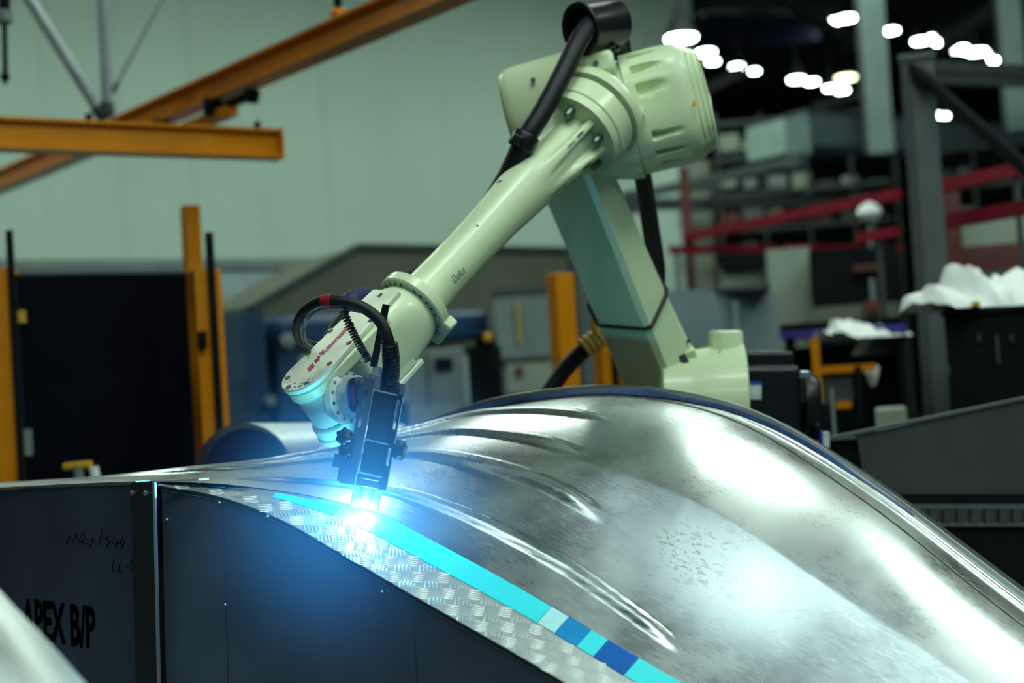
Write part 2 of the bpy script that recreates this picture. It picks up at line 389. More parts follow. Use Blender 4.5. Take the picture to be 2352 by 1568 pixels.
# ================================================================= CURVED ALUMINIUM PANEL (work piece)
BST = [(-160, 1127, 4.15), (330, 1107, 3.56), (600, 1121, 3.55), (850, 1170, 3.50), (1000, 1245, 3.42), (1230, 1370, 3.28), (1450, 1500, 3.12), (1700, 1648, 2.95), (2000, 1825, 2.78), (2300, 2000, 2.62)]
CST = [(-160, 1114, 4.7), (330, 1092, 4.45), (620, 1064, 4.42), (900, 1002, 4.42), (1150, 938, 4.38), (1420, 913, 4.30), (1700, 962, 4.10), (2000, 1125, 3.75), (2352, 1388, 3.40), (2700, 1650, 3.10)]
BP = [at(*p) for p in BST]; CP = [at(*p) for p in CST]
KB = [0.0, 0.012, 0.025, 0.05, 0.075, 0.095, 0.10, 0.09, 0.085, 0.08]
RIBS = [([1.6, 2.2, 3.0, 4.0, 5.15], [.86, .86, .85, .78, .69], .030), ([0.9, 2.0, 3.0, 4.0, 5.05], [.70, .70, .67, .59, .49], .032),
        ([0.9, 2.0, 3.0, 4.0, 5.35], [.46, .48, .47, .40, .31], .034), ([1.7, 2.4, 3.0, 4.2, 5.2, 6.35], [.16, .17, .17, .15, .13, .08], .026)]
def interp(xs, ys, x):
    if x <= xs[0]: return ys[0]
    for i in range(len(xs) - 1):
        if x <= xs[i + 1]:
            return ys[i] + (ys[i + 1] - ys[i]) * (x - xs[i]) / (xs[i + 1] - xs[i])
    return ys[-1]
def hull(u, v):
    b = crom(BP, u); c = crom(CP, u)
    i = min(int(u), 8); k = KB[i] + (KB[i + 1] - KB[i]) * (u - i)
    p = b.lerp(c, v)
    # convex back, slightly hollow towards the lower seam
    p.z += k * (4 * v * (1 - v)) * (0.55 + 0.75 * v) - 0.25 * k * math.sin(math.pi * min(1, v / 0.45)) * sst(3.5, 6, u)
    for us, vs_, wd in RIBS:
        if us[0] - 0.4 < u < us[-1] + 0.3:
            vc = interp(us, vs_, u); amp = sst(us[0] - 0.3, us[0] + 0.5, u) * (1 - sst(us[-1] - 0.35, us[-1] + 0.05, u))
            wd2 = wd * (1 - 0.3 * sst(us[-1] - 1.5, us[-1], u))
            e = abs(v - vc) / wd2
            p.z += 0.011 * amp * (1 - sst(0.55, 1.0, e))
    # slight hand-worked waviness of the sheet
    p.z += 0.010 * sst(2.5, 4.5, u) * math.sin(math.pi * v) * mnoise.noise(V((u * 0.9, v * 2.6, 3.1)))
    return p
def vseam(u): return interp([4.9, 5.3, 6, 7, 8, 9], [1.0, 0.985, .925, .87, .83, .80], u)
hullT = thing('curved_aluminium_hull', 'large curved polished aluminium panel with pressed ribs being welded', 'metal panel', at(1500, 1250, 3.6) * 1.0)
NU, NVv = 300, 150
mb = MB()
rows = []
for i in range(NU + 1):
    u = 9 * i / NU; vm = vseam(u) if u > 4.9 else 1.0
    rows.append([hull(u, vm * j / NVv) for j in range(NVv + 1)])
mb.loft(rows, closed=False); mb.build('main_sheet', M_ALU, hullT, smooth=60)
mb = MB(); rows = []
for i in range(141):
    u = 4.9 + 4.1 * i / 140; v0 = vseam(u) - 0.004
    r = []
    for j in range(25):
        v = v0 + (1 - v0) * j / 24; p = hull(u, v); e = (v - v0) / max(1e-6, 1 - v0)
        # overlapped sheet, rolled lip, twin ridges next to the rim
        p.z += 0.004 + 0.010 * sst(5.2, 6.5, u) * (math.exp(-((e - 0.62) / 0.10) ** 2) + 0.7 * math.exp(-((e - 0.9) / 0.07) ** 2))
        r.append(p)
    r.insert(0, r[0] - V((0, 0, 0.005))); rows.append(r)
mb.loft(rows, closed=False); mb.build('edge_sheet', M_ALU, hullT, smooth=50)
# weld bead along the seam
pts = [hull(5.25 + 3.75 * i / 160, vseam(5.25 + 3.75 * i / 160) - 0.005) + V((0, 0, 0.002)) for i in range(161)]
MB().tube(pts, 0.0022, 6).build('weld_seam', mat('seam_metal', (0.22, 0.22, 0.14), 0.5, 0.6, var=0.4, scale=30), hullT)
# rim
mb = MB(); rows = []; film = []; 
for i in range(161):
    u = 1.8 + 7.2 * i / 160; b = crom(BP, u); c = hull(u, 1.0); k = V((c.x - b.x, c.y - b.y, 0)).normalized()
    h = 0.036 * sst(2.0, 4.2, u) * (1 - 0.55 * sst(6.0, 7.6, u)) + 0.002
    rows.append([c - UP * 0.004 - k * 0.002, c + k * 0.006 + UP * h * 0.25, c + k * 0.02 + UP * h * 0.92, c + k * 0.028 + UP * h, c + k * 0.06 + UP * h * 0.9, c + k * 0.07 - UP * 0.35])
    if 2.9 < u < 7.3:
        e = 0.48 + 0.45 * mnoise.noise(V((u * 2.2, 0, 0))) + 0.15 * mnoise.noise(V((u * 25, 4, 0)))
        fa = c + k * 0.0045 + UP * (h * 0.27 + 0.001); fb = c + k * (0.0055 + 0.0145 * e) + UP * (h * (0.25 + 0.67 * e) + 0.002)
        film.append([fa - k * 0.004, fb - k * 0.004])
mb.loft(rows, closed=False); mb.build('rim', M_RIM, hullT, smooth=50)
mb = MB(); mb.loft(film, closed=False); mb.build('rim_film', M_RIMFILM, hullT, smooth=50)
# supporting ribs below the sheet, down to the floor
for u in (1.2, 3.0, 4.6, 6.2, 7.6):
    b = crom(BP, u); c = crom(CP, u); bk = V((c.x - b.x, c.y - b.y, 0)).normalized(); sd = bk.cross(UP)
    q0 = b.lerp(c, 0.12); q1 = b.lerp(c, 0.85)
    pr = [V((q0.x, q0.y, 0)), V((q1.x, q1.y, 0))] + [hull(u, 0.85 - 0.73 * k / 10) - UP * 0.03 for k in range(11)]
    MB().prism(pr, sd, 0.02).build('support_rib', M_STEEL_D, hullT, smooth=0)

# ================================================================= CHECKER PLATE, FILM STRIP, STEEL JIG
BX = [p[0] for p in BST]; BD = [p[2] for p in BST]
WST = [((365, 1106), (365, 1109), (362, 1113)), ((520, 1112), (515, 1124), (505, 1140)), ((680, 1133), (662, 1152), (640, 1190)), ((850, 1170), (812, 1205), (770, 1262)),
       ((1000, 1245), (965, 1284), (900, 1338)), ((1150, 1326), (1117, 1366), (1040, 1418)), ((1300, 1412), (1266, 1450), (1170, 1492)), ((1450, 1500), (1414, 1540), (1300, 1568)),
       ((1620, 1600), (1580, 1640), (1450, 1660)), ((1900, 1766), (1850, 1806), (1700, 1810))]
B3, T3, P3 = [], [], []
for b, t_, p in WST:
    d = interp(BX, BD, b[0])
    B3.append(at(*b, d)); s_ = min(1, (b[0] - 330) / 500)
    T3.append(at(*t_, d - 0.01 - 0.05 * s_)); P3.append(at(*p, d - 0.03 - 0.13 * s_))
QN = UP * 0.004
# film strip: backing + blue film pieces, arc light painted in as cyan
fs = thing('film_strip', 'blue film covered strip beside the weld seam, arc light painted in as cyan', 'film strip', lin(T3, 6.0) - UP * 0.02)
def strip(C0, C1, w0, w1, e0, e1, n, lift, th=0.002):
    mb = MB(); top = []
    for i in range(n + 1):
        w_ = w0 + (w1 - w0) * i / n; a = crom(C0, w_); b = crom(C1, w_)
        p = a.lerp(b, e0) + UP * lift; q = a.lerp(b, e1) + UP * lift
        top.append([p - UP * th, p, q, q - UP * th])
    return mb.loft(top, closed=True)
strip(B3, T3, 0.05, 9, -0.08, 1.05, 120, -0.004, 0.006).build('backing_strip', M_ALU2, fs)
segs = [(0.62, 1.0, M_BLUEFILM, 0.1, 0.8), (1.75, 2.7, M_ARCLITFILM, 0.35, 1.0), (3.0, 5.78, M_ARCLITFILM, 0, 1), (5.79, 6.05, M_ARCLITPALE, 0, 1), (6.055, 6.40, M_BLUEFILM, 0, 1), (6.405, 6.66, M_ARCLITFILM, 0, 1), (6.665, 7.12, M_DEEPBLUEFILM, 0, 1), (7.125, 9.0, M_ARCLITFILM, 0, 1)]
for a, b, m, e0, e1 in segs:
    strip(B3, T3, a, b, e0 + 0.03, e1, max(4, int((b - a) * 14)), 0.002).build('film_piece', m, fs)
# checker plate with raised tread bars
cp = thing('checker_plate', 'raised pattern aluminium checker plate along the dark jig edge', 'checker plate', lin(P3, 6.0) - UP * 0.02)
strip(T3, P3, 0.0, 9, -0.02, 1.0, 140, 0.0, 0.006).build('plate', M_TREAD, cp)
mb = MB()
sl = 0.0
def lens(mb, c, d, s, n, ln, wd, h):
    a = c - d * ln / 2; b = c + d * ln / 2
    vs_ = [a, c - s * wd / 2, b, c + s * wd / 2, c - d * ln * 0.25 + n * h, c + d * ln * 0.25 + n * h]
    mb.add(vs_, [(0, 1, 4), (1, 5, 4), (1, 2, 5), (2, 3, 5), (3, 4, 5), (3, 0, 4)])
# arc-length steps
acc = []; S = 0; prev = crom(T3, 0.25)
for i in range(1, 2001):
    w_ = 0.25 + 8.5 * i / 2000; p = crom(T3, w_); S += (p - prev).length; prev = p; acc.append((S, w_))
step = 0.046; k = 0; nxt = 0.02
for S_, w_ in acc:
    if S_ < nxt: continue
    nxt += step; k += 1
    a = crom(T3, w_); b = crom(P3, w_); wid = (b - a).length
    dl = (crom(T3, w_ + 0.02) - a).normalized(); cr_ = (b - a).normalized(); nn = dl.cross(cr_); nn = nn if nn.z > 0 else -nn
    nr = max(1, int(wid / 0.036))
    for r in range(nr):
        e = (r + 0.5) / nr
        c = a.lerp(b, e) + nn * 0.0005
        par = (k + r) % 2
        D1 = (dl * 0.86 - cr_ * 0.5).normalized() if par else (dl * 0.5 + cr_ * 0.86).normalized()
        S1 = nn.cross(D1)
        for q in range(5):
            lens(mb, c + S1 * (q - 2) * 0.0085, D1, S1, nn, 0.036, 0.0078, 0.0022)
o = mb.build('tread_bars', M_TREAD, cp, smooth=80); o['kind'] = 'stuff'

# steel jig: side panels, folded bracket
jig = thing('welding_jig', 'dark sheet steel jig box carrying the curved panel', 'welding jig', V((lin(P3, 3.0).x, lin(P3, 3.0).y, 0)))
fwd = V((-0.25, -1, 0)).normalized()
def side_panel(w0, w1, name='side_panel', off=0.0):
    n = max(6, int((w1 - w0) * 12)); mb = MB(); rows = []
    for i in range(n + 1):
        w_ = w0 + (w1 - w0) * i / n; p = crom(P3, w_) + fwd * off - UP * 0.008
        # panel leans out a little towards the floor
        q = V((p.x, p.y, 0)) + fwd * 0.06 * p.z
        rows.append([p, q, q - fwd * 0.004, p - fwd * 0.004])
    mb.loft(rows); return mb.build(name, M_STEEL, jig, smooth=30)
side_panel(0.06, 1.04); side_panel(1.055, 4.35); side_panel(4.36, 9.0)
# bright cut edge along the panel tops
n = 140; rows = []
for i in range(n + 1):
    w_ = 0.02 + 8.9 * i / n; p = crom(P3, w_) - UP * 0.001
    rows.append([p + fwd * 0.004, p - fwd * 0.003, p - fwd * 0.003 - UP * 0.006, p + fwd * 0.004 - UP * 0.006])
MB().loft(rows).build('top_edge_strip', M_STEEL_D, jig, smooth=0)
rows = []
for i in range(n + 1):
    w_ = 0.06 + 8.8 * i / n; p = crom(P3, w_) - UP * 0.0095
    rows.append([p + fwd * 0.003, p - fwd * 0.001, p - fwd * 0.001 - UP * 0.0025, p + fwd * 0.003 - UP * 0.0025])
MB().loft(rows).build('cut_edge', M_EDGE, jig, smooth=0)
# left receding panel
pR = at(316, 1109, 3.50); pL_ = at(0, 1121, 3.98)
dL = V((pL_.x - pR.x, pL_.y - pR.y, 0)).normalized(); nL = V((-dL.y, dL.x, 0)); nL = nL if nL.dot(CAM - pR) > 0 else -nL
slope = (pL_.z - pR.z) / (pL_ - pR).to_2d().length
far_ = pR + dL * 1.6; far_.z = pR.z + slope * 1.6
mb = MB(); a = pR - UP * 0.004; b = far_ - UP * 0.004
mb.hexa([V((b.x, b.y, 0)), V((a.x, a.y, 0)), V((a.x, a.y, 0)) - nL * 0.004, V((b.x, b.y, 0)) - nL * 0.004], [b, a, a - nL * 0.004, b - nL * 0.004])
lp = mb.build('side_panel', M_STEEL, jig, smooth=0)
# pale lip along its top
MB().bar(pR - dL * 0.0 - nL * 0.015 + UP * 0.001, far_ - nL * 0.015 + UP * 0.001, 0.04, 0.008).build('top_lip', M_ALU2, jig, smooth=0)
# folded bracket strip at the corner
def onL(px, py): return onplane(px, py, pR, nL)
b0 = onL(306, 1108) + nL * 0.006; b1 = onL(355, 1104) + nL * 0.006
c0 = onL(322, 1590) + nL * 0.012; c1 = onL(371, 1590) + nL * 0.012
MB().hexa([c0, c1, c1 - nL * 0.004, c0 - nL * 0.004], [b0, b1, b1 - nL * 0.004, b0 - nL * 0.004]).build('corner_bracket', M_STEEL_D, jig, smooth=0)
rt = V((1, 0.1, 0)).normalized()
MB().hexa([c1, c1 + rt * 0.005, c1 + rt * 0.005 - nL * 0.005, c1 - nL * 0.005], [b1, b1 + rt * 0.005, b1 + rt * 0.005 - nL * 0.005, b1 - nL * 0.005]).build('bracket_flange', M_EDGE, jig, smooth=0)
MB().hexa([b1 - UP * 0.004, b1 + rt * 0.11 - UP * 0.006, b1 + rt * 0.11 - nL * 0.03 - UP * 0.006, b1 - nL * 0.02 - UP * 0.004], [b1, b1 + rt * 0.11 - UP * 0.002, b1 + rt * 0.11 - nL * 0.03 - UP * 0.002, b1 - nL * 0.02]).build('bracket_tab', M_EDGE, jig, smooth=0)
for px, py in ((310, 1131), (341, 1132)):
    p = onL(px, py) + nL * 0.007
    MB().lathe(p, nL, [(0, 0.0075), (0.003, 0.0075), (0.006, 0.004)], 10).build('rivet', M_EDGE, jig)
for px, py in ((383, 1193), (504, 1154), (517, 1388), (614, 1186), (877, 1359)):
    w_ = interp([362, 505, 640, 770, 900], [0, 1, 2, 3, 4], px); e = crom(P3, w_)
    p = onplane(px, py, e + fwd * 0.012, fwd)
    MB().lathe(p - fwd * 0.004, fwd, [(0, 0.004), (0.006, 0.004), (0.008, 0.002)], 8).build('rivet', M_EDGE, jig)
# lettering on the left panel
tl = onL(52, 1388); tr = onL(219, 1394)
tb = onL(60, 1470)
ux = (onL(214, 1489) - onL(60, 1468)); uy = onL(66, 1376) - onL(70, 1470)
LT = onL(50, 1371); RT_ = onL(219, 1392); RB = onL(221, 1492)
text_mesh('APEX B/P', 'stencil_lettering', M_INK, jig, RB + (LT - RT_), (RT_ - LT).normalized(), (RT_ - RB).normalized(), nL, 0.03, ((RT_ - LT).length, (RT_ - RB).length), 1, 0.0015)
# faint hand-written marker notes
def scrib(pts):
    MB().tube([onL(*p) + nL * 0.001 for p in pts], 0.0011, 5).build('marker_scribble', M_INKF, jig)
scrib([(155, 1248), (160, 1228), (168, 1246), (176, 1226), (182, 1246)]); scrib([(186, 1246), (196, 1232), (190, 1222), (183, 1240), (200, 1250)])
scrib([(200, 1238), (208, 1256), (214, 1232), (220, 1250)]); scrib([(228, 1252), (236, 1210)])
scrib([(252, 1230), (242, 1234), (252, 1244), (244, 1256)]); scrib([(262, 1232), (258, 1248), (276, 1246)]); scrib([(272, 1234), (266, 1262)]); scrib([(284, 1232), (276, 1246), (284, 1250), (278, 1262), (288, 1240)])
scrib([(262, 1282), (258, 1312), (268, 1308)]); scrib([(276, 1290), (272, 1316), (280, 1310)]); scrib([(288, 1298), (296, 1297)]); scrib([(306, 1282), (300, 1296), (310, 1300), (300, 1312)])

# near aluminium sheet, bottom left corner of the view
ns = thing('near_aluminium_sheet', 'blurred aluminium sheet corner crossing in front of the lettering', 'metal sheet', at(60, 1600, 2.2) * 1.0)
E = [at(-320, 1010, 2.55), at(-150, 1180, 2.45), at(0, 1356, 2.35), at(100, 1461, 2.28), at(196, 1568, 2.22), at(330, 1725, 2.15), at(480, 1900, 2.1)]
I1 = [at(-520, 1150, 2.3), at(-330, 1320, 2.2), at(-160, 1480, 2.1), at(-60, 1590, 2.03), at(40, 1700, 1.97), at(170, 1850, 1.9), at(300, 2000, 1.85)]
I2 = [at(-900, 1500, 2.1), at(-700, 1700, 2.0), at(-500, 1850, 1.92), at(-380, 1950, 1.86), at(-260, 2050, 1.8), at(-130, 2200, 1.75), at(0, 2300, 1.7)]
mb = MB(); rows = []
for i in range(81):
    t = 6 * i / 80; e = crom(E, t); a = crom(I1, t); b = crom(I2, t); r = [e - UP * 0.03 + V((0, .02, 0)), e - UP * 0.004]
    for j in range(31):
        v = j / 30; p = e * (1 - v) ** 2 + a * 2 * v * (1 - v) + b * v * v
        p.z += 0.012 * math.sin(v * 9 + 0.6) * v + 0.03 * math.sin(math.pi * v); r.append(p)
    rows.append(r)
mb.loft(rows, closed=False); mb.build('sheet', M_ALU2, ns, smooth=60)
for t in (1.5, 4.5):
    p = crom(E, t).lerp(crom(I2, t), 0.4) - UP * 0.05
    MB().bar(V((p.x, p.y, 0.0)), p, 0.05, 0.05, V((0, 1, 0))).build('support_leg', M_STEEL_D, ns, smooth=0)

# ================================================================= ROBOT
E3 = at(1352, 278, 4.30); W3 = at(945, 710, 3.85)
D = (W3 - E3).normalized(); FL = (W3 - E3).length
JT = 0.365
J3 = W3 + D * JT
CAMR = (RC @ V((1, 0, 0))); CAMU = (RC @ V((0, 1, 0))); CAMB = (RC @ V((0, 0, 1)))   # image right / up / towards viewer
sh = at(1648, 935, 4.75)
robot = thing('welding_robot', 'pale green industrial welding robot arm bent over the aluminium panel', 'robot arm', V((sh.x, sh.y + 0.05, 0)))
XH = (CAMR * math.cos(math.radians(13.5)) + CAMU * math.sin(math.radians(13.5)) + CAMB * 0.12).normalized()
ZH = (CAMU - XH * CAMU.dot(XH)).normalized(); YH = ZH.cross(XH)   # YH away from viewer
if YH.dot(CAMB) > 0: YH = -YH
HC = at(1525, 248, 4.52)
def superring(c, ax, ay, hx, hy, ex, n, fn=None):
    out = []
    for k in range(n):
        th = 2 * math.pi * k / n; ct, st_ = math.cos(th), math.sin(th)
        x = math.copysign(abs(ct) ** (2 / ex), ct) * hx; y = math.copysign(abs(st_) ** (2 / ex), st_) * hy
        s = 1 - (fn(th) if fn else 0)
        out.append(c + ax * x * s + ay * y * s)
    return out
# motor cover with scooped slots: loft along XH
NA, NX = 240, 90
def cover_r(x):      # x in metres relative to HC
    e = sst(0.045, 0.145, x)
    return 1.0 - 0.20 * e ** 1.3 - 0.75 * sst(0.128, 0.150, x) ** 3
slots = [(28, -0.075, 0.035), (7, -0.070, 0.040), (-24, -0.055, 0.055), (-48, -0.055, 0.055), (-72, -0.045, 0.06), (52, -0.08, 0.03), (76, -0.08, 0.02)]
def cover_fn(x):
    def f(th):
        # th measured from -YH (towards viewer) axis, positive up
        d = 0.0; deg = math.degrees(th); deg = (deg + 180) % 360 - 180
        for a, x0, x1 in slots:
            wd = 5.2
            if abs(deg - a) < wd and x0 - 0.004 < x < x1:
                t_ = (x - x0) / (x1 - x0)
                d = max(d, 0.12 * sst(-0.04, 0.02, t_) * (1 - sst(0.25, 1.0, t_)) * (1 - sst(0.55, 1.0, abs(deg - a) / (wd * (1 - 0.35 * max(0, t_))))))
        if -55 < deg < 50:
            fade = (1 - sst(40, 50, deg)) * sst(-55, -45, deg)
            for g in (0.095, 0.112, 0.128):
                d = max(d, 0.035 * fade * (1 - sst(0.002, 0.005, abs(x - g))))
        return d
    return f
rings = []
for i in range(NX + 1):
    x = -0.105 + 0.255 * i / NX; c = HC + XH * x - ZH * 0.05 * max(0, x); s = cover_r(x)
    rings.append(superring(c, -YH, ZH, 0.178 * s, 0.188 * s, 3.0, NA, cover_fn(x)))
MB().loft(rings).build('motor_cover', M_ROBOT, robot, smooth=35)
# elbow housing left of the cover
rings = []
for x, s in ((-0.31, .55), (-0.30, .66), (-0.27, .76), (-0.20, .90), (-0.15, .97), (-0.112, 1.0), (-0.107, 1.0)):
    c = HC + XH * x + ZH * (-0.012 if x > -.25 else -0.02)
    rings.append(superring(c, -YH, ZH, 0.176 * s, 0.187 * s, 2.8, 64))
elbow = MB().loft(rings).build('elbow_housing', M_ROBOT, robot, smooth=40)
# boss around the forearm root
bo = E3 - D * 0.02
MB().lathe(bo - D * 0.075, D, [(0, 0.120), (0.02, 0.146), (0.045, 0.152), (0.06, 0.152), (0.063, 0.146)], 56).build('elbow_boss', M_ROBOT, robot)
# lug with bolt beside the boss, rib on the top
def face_pt(px, py, d): return at(px, py, d)
p = at(1462, 262, 4.33); lug1 = MB().box(p, XH, ZH, -YH, 0.045, 0.035, 0.05).build('bolt_lug', M_ROBOT, robot, bevel=0.008)
p = at(1456, 272, 4.30); MB().lathe(p, CAMB, [(0, 0.011), (0.008, 0.011), (0.009, 0.006)], 12).build('lug_bolt', M_BOLT, lug1)
p = at(1375, 150, 4.36); lug2 = MB().box(p, XH, ZH, -YH, 0.10, 0.07, 0.08).build('top_lug', M_ROBOT, robot, bevel=0.015)
p = at(1368, 146, 4.315); MB().lathe(p, CAMB, [(0, 0.009), (0.006, 0.009)], 12).build('lug_bolt', M_BOLT, lug2)
# left elbow motor drum
LC = at(1245, 243, 4.55)
XD = (XH + CAMB * 0.10).normalized(); ZD = (ZH - XD * ZH.dot(XD)).normalized(); YD = ZD.cross(XD)
rings = []
for x, s in ((-0.108, .70), (-0.104, .86), (-0.095, .94), (-0.07, .985), (-0.03, 1.0), (0.16, 1.0)):
    rings.append(superring(LC + XD * x, YD, ZD, 0.135 * s, 0.142 * s, 2.6, 64))
drum = MB().loft(rings).build('elbow_motor_cover', M_ROBOT, robot, smooth=40)
p = at(1172, 178, 4.52); MB().box(p, XD, ZD, YD, 0.035, 0.05, 0.06).build('drum_lug', M_ROBOT, robot, bevel=0.008)
p = at(1224, 184, 4.415); MB().lathe(p, CAMB, [(0, 0.008), (0.006, 0.008)], 12).build('drum_bolt', M_BOLT, drum)
p = at(1594, 236, 4.325)
wtr = MB(); wtr.prism([p + CAMU * 0.011, p - CAMU * 0.011 - CAMR * 0.008, p - CAMU * 0.011 + CAMR * 0.008], CAMB, 0.002); wtr.build('warning_sticker', M_WARN, bpy.data.objects['motor_cover'], smooth=0)
# forearm
px_ = (CAMR * 0.725 - CAMU * 0.689); X4 = (px_ - D * px_.dot(D)).normalized(); Y4 = D.cross(X4)
if Y4.dot(CAMB) < 0: Y4 = -Y4          # towards viewer
MB().lathe(E3 - D * 0.02, D, [(0, 0.143), (0.062, 0.143), (0.066, 0.138), (0.072, 0.138), (0.075, 0.143), (0.098, 0.141), (0.102, 0.12)], 56).build('forearm_collar', M_ROBOT, robot); collar = bpy.data.objects['forearm_collar']
RS = [0, .06, .12, .2, .3, .4, .55, .7, .85, .95, 1.0]; RR = [.128, .120, .110, .100, .088, .078, .068, .064, .065, .068, .07]
fins = [(-62, 12), (8, 12), (62, 14), (128, 14), (190, 14), (240, 14)]
rings = []
for i in range(91):
    s = 0.08 + 0.92 * i / 90; c = E3.lerp(W3, s); r = interp(RS, RR, s); ring = []
    core = r * (1 - 0.30 * (1 - sst(0.09, 0.42, s)))
    for k in range(180):
        th = 2 * math.pi * k / 180; deg = (math.degrees(th) + 180) % 360 - 180
        q = 0.0
        for a, wd in fins:
            dd = abs((deg - a + 180) % 360 - 180)
            q = max(q, 1 - sst(wd * 0.35, wd * (1.0 + 0.8 * sst(0.1, 0.4, s)), dd))
        rad = core + (r - core) * q
        ring.append(c + (X4 * math.sin(th) + Y4 * math.cos(th)) * rad)
    rings.append(ring)
fore = MB().loft(rings).build('forearm', M_ROBOT, robot, smooth=50)
for deg in (-30, 36, 95, -95):
    th = math.radians(deg); p = E3 + D * 0.105 + (X4 * math.sin(th) + Y4 * math.cos(th)) * 0.104
    MB().lathe(p - D * 0.02, D, [(0, 0.013), (0.022, 0.013), (0.030, 0.010), (0.031, 0.005)], 14).build('collar_bolt', M_BOLT, collar)
def scuff(px, py, s, ang, ln, wd, parent=fore):
    # a thin worn patch hugging the forearm surface
    pts = []
    r = interp(RS, RR, s) * 1.004
    for u_ in (-1, -0.4, 0.4, 1):
        for sd in (-1, 1):
            ss = s + u_ * ln; a = math.radians(ang + sd * wd * (1 - 0.5 * abs(u_)))
            pts.append(E3.lerp(W3, ss) + (X4 * math.sin(a) + Y4 * math.cos(a)) * (interp(RS, RR, ss) * 1.003 + 0.0006))
    mb = MB(); mb.add(pts, [(0, 1, 3, 2), (2, 3, 5, 4), (4, 5, 7, 6)]); mb.build('scuff_mark', M_SCUFF, parent, smooth=0)
scuff(0, 0, 0.135, -62, 0.012, 5); scuff(0, 0, 0.16, 8, 0.016, 3); scuff(0, 0, 0.21, 9, 0.02, 1.5); scuff(0, 0, 0.46, -62, 0.006, 10); scuff(0, 0, 0.66, -20, 0.004, 5); scuff(0, 0, 0.19, 62, 0.02, 4); scuff(0, 0, 0.33, 62, 0.04, 2)
# hand-written mark on the forearm
a = math.radians(38); s0 = 0.865
o_ = E3.lerp(W3, s0) + (X4 * math.sin(a) + Y4 * math.cos(a)) * 0.0672; ux = -D; nn = (X4 * math.sin(a) + Y4 * math.cos(a)); uy = ux.cross(nn); uy = uy if uy.dot(CAMU) > 0 else -uy
text_mesh('Du4us', 'marker_writing', M_SCUFF, fore, o_, ux, (uy), nn, 0.0, (0.05, 0.026), 1, 0.001)
# wrist flange
n_ = (CAMR * -0.42 + CAMU * 0.78 + CAMB * 0.46); NJ = (n_ - D * n_.dot(D)).normalized(); BJ = D.cross(NJ)
if BJ.dot(CAMB) < 0: BJ = -BJ
fl_ = MB().lathe(W3 - D * 0.032, D, [(0, 0.068), (0.001, 0.104), (0.004, 0.108), (0.030, 0.108), (0.034, 0.104)], 56).build('wrist_flange', M_WRISTMETAL if False else M_ROBOT, robot)
MB().lathe(W3 + D * 0.002, D, [(0, 0.102), (0.001, 0.102), (0.0015, 0.05)], 56).build('flange_face', mat('flange_face_paint', (0.42, 0.55, 0.50), 0.4, var=0.06), fl_ if False else robot)
tabp = W3 - D * 0.018 + X4 * 0.103
MB().box(tabp, D, X4, Y4, 0.036, 0.03, 0.12).build('flange_tab', M_ROBOT, robot, bevel=0.006)
for k in range(26):
    th = 2 * math.pi * k / 26; p = W3 + D * 0.003 + (X4 * math.sin(th) + Y4 * math.cos(th)) * 0.092
    if k % 5 == 4: continue
    MB().cyl(p, p + D * 0.0012, 0.0042, n=8).build('bolt_hole', M_DARKHOLE, fl_)
# wrist body: neck, forked arms
rings = []
for t, hn, hb, ex in ((0.0, .082, .082, 2), (0.02, .092, .090, 2.1), (0.05, .096, .092, 2.3), (0.09, .094, .088, 2.8), (0.14, .088, .082, 4), (0.20, .086, .078, 5), (0.235, .086, .076, 5)):
    rings.append(superring(W3 + D * t, NJ, BJ, hn, hb, ex, 48))
MB().loft(rings).build('wrist_body', M_ROBOT, robot, smooth=45)
RW = 0.072
def stadium(t0, t1, hb0, nlev, n=14, r=RW):
    pts = [W3 + D * t0 - BJ * hb0 + NJ * nlev]
    for k in range(n + 1):
        th = -math.pi / 2 + math.pi * k / n
        pts.append(W3 + D * (t1 + math.cos(th) * r) + BJ * math.sin(th) * r + NJ * nlev)
    pts.append(W3 + D * t0 + BJ * hb0 + NJ * nlev)
    return pts
for sgn, nm in ((1, 'upper'), (-1, 'lower')):
    MB().prism(stadium(0.12, JT, 0.078, 0.048 * sgn), NJ * sgn, 0.034).build('fork_arm', M_ROBOT, robot, smooth=50, bevel=0.006)
    c = MB().prism(stadium(0.035 if sgn > 0 else 0.10, JT, 0.055 if sgn > 0 else 0.078, 0.0825 * sgn, r=RW * 1.05), NJ * sgn, 0.016).build('wrist_cover', M_ROBOT_W, robot, smooth=50, bevel=0.004)
    if sgn > 0: cover = c
    for t_, bb in ((0.06, 0.0), (0.16, 0.062), (0.25, 0.064), (0.33, 0.064), (0.405, 0.045), (0.427, -0.01), (0.395, -0.052), (0.30, -0.064), (0.21, -0.064)):
        p = W3 + D * t_ + BJ * bb * 0.94 + NJ * 0.0985 * sgn
        MB().lathe(p, NJ * sgn, [(0, 0.0075), (0.003, 0.0075), (0.0035, 0.004)], 12).build('cover_bolt', M_BOLT, c)
# web behind the fork opening
MB().prism([W3 + D * 0.20 + BJ * 0.074 * s1 + NJ * 0.05 * s2 for s1, s2 in ((-1, -1), (1, -1), (1, 1), (-1, 1))], D, 0.06).build('fork_web', M_ROBOT, robot, smooth=0, bevel=0.01)
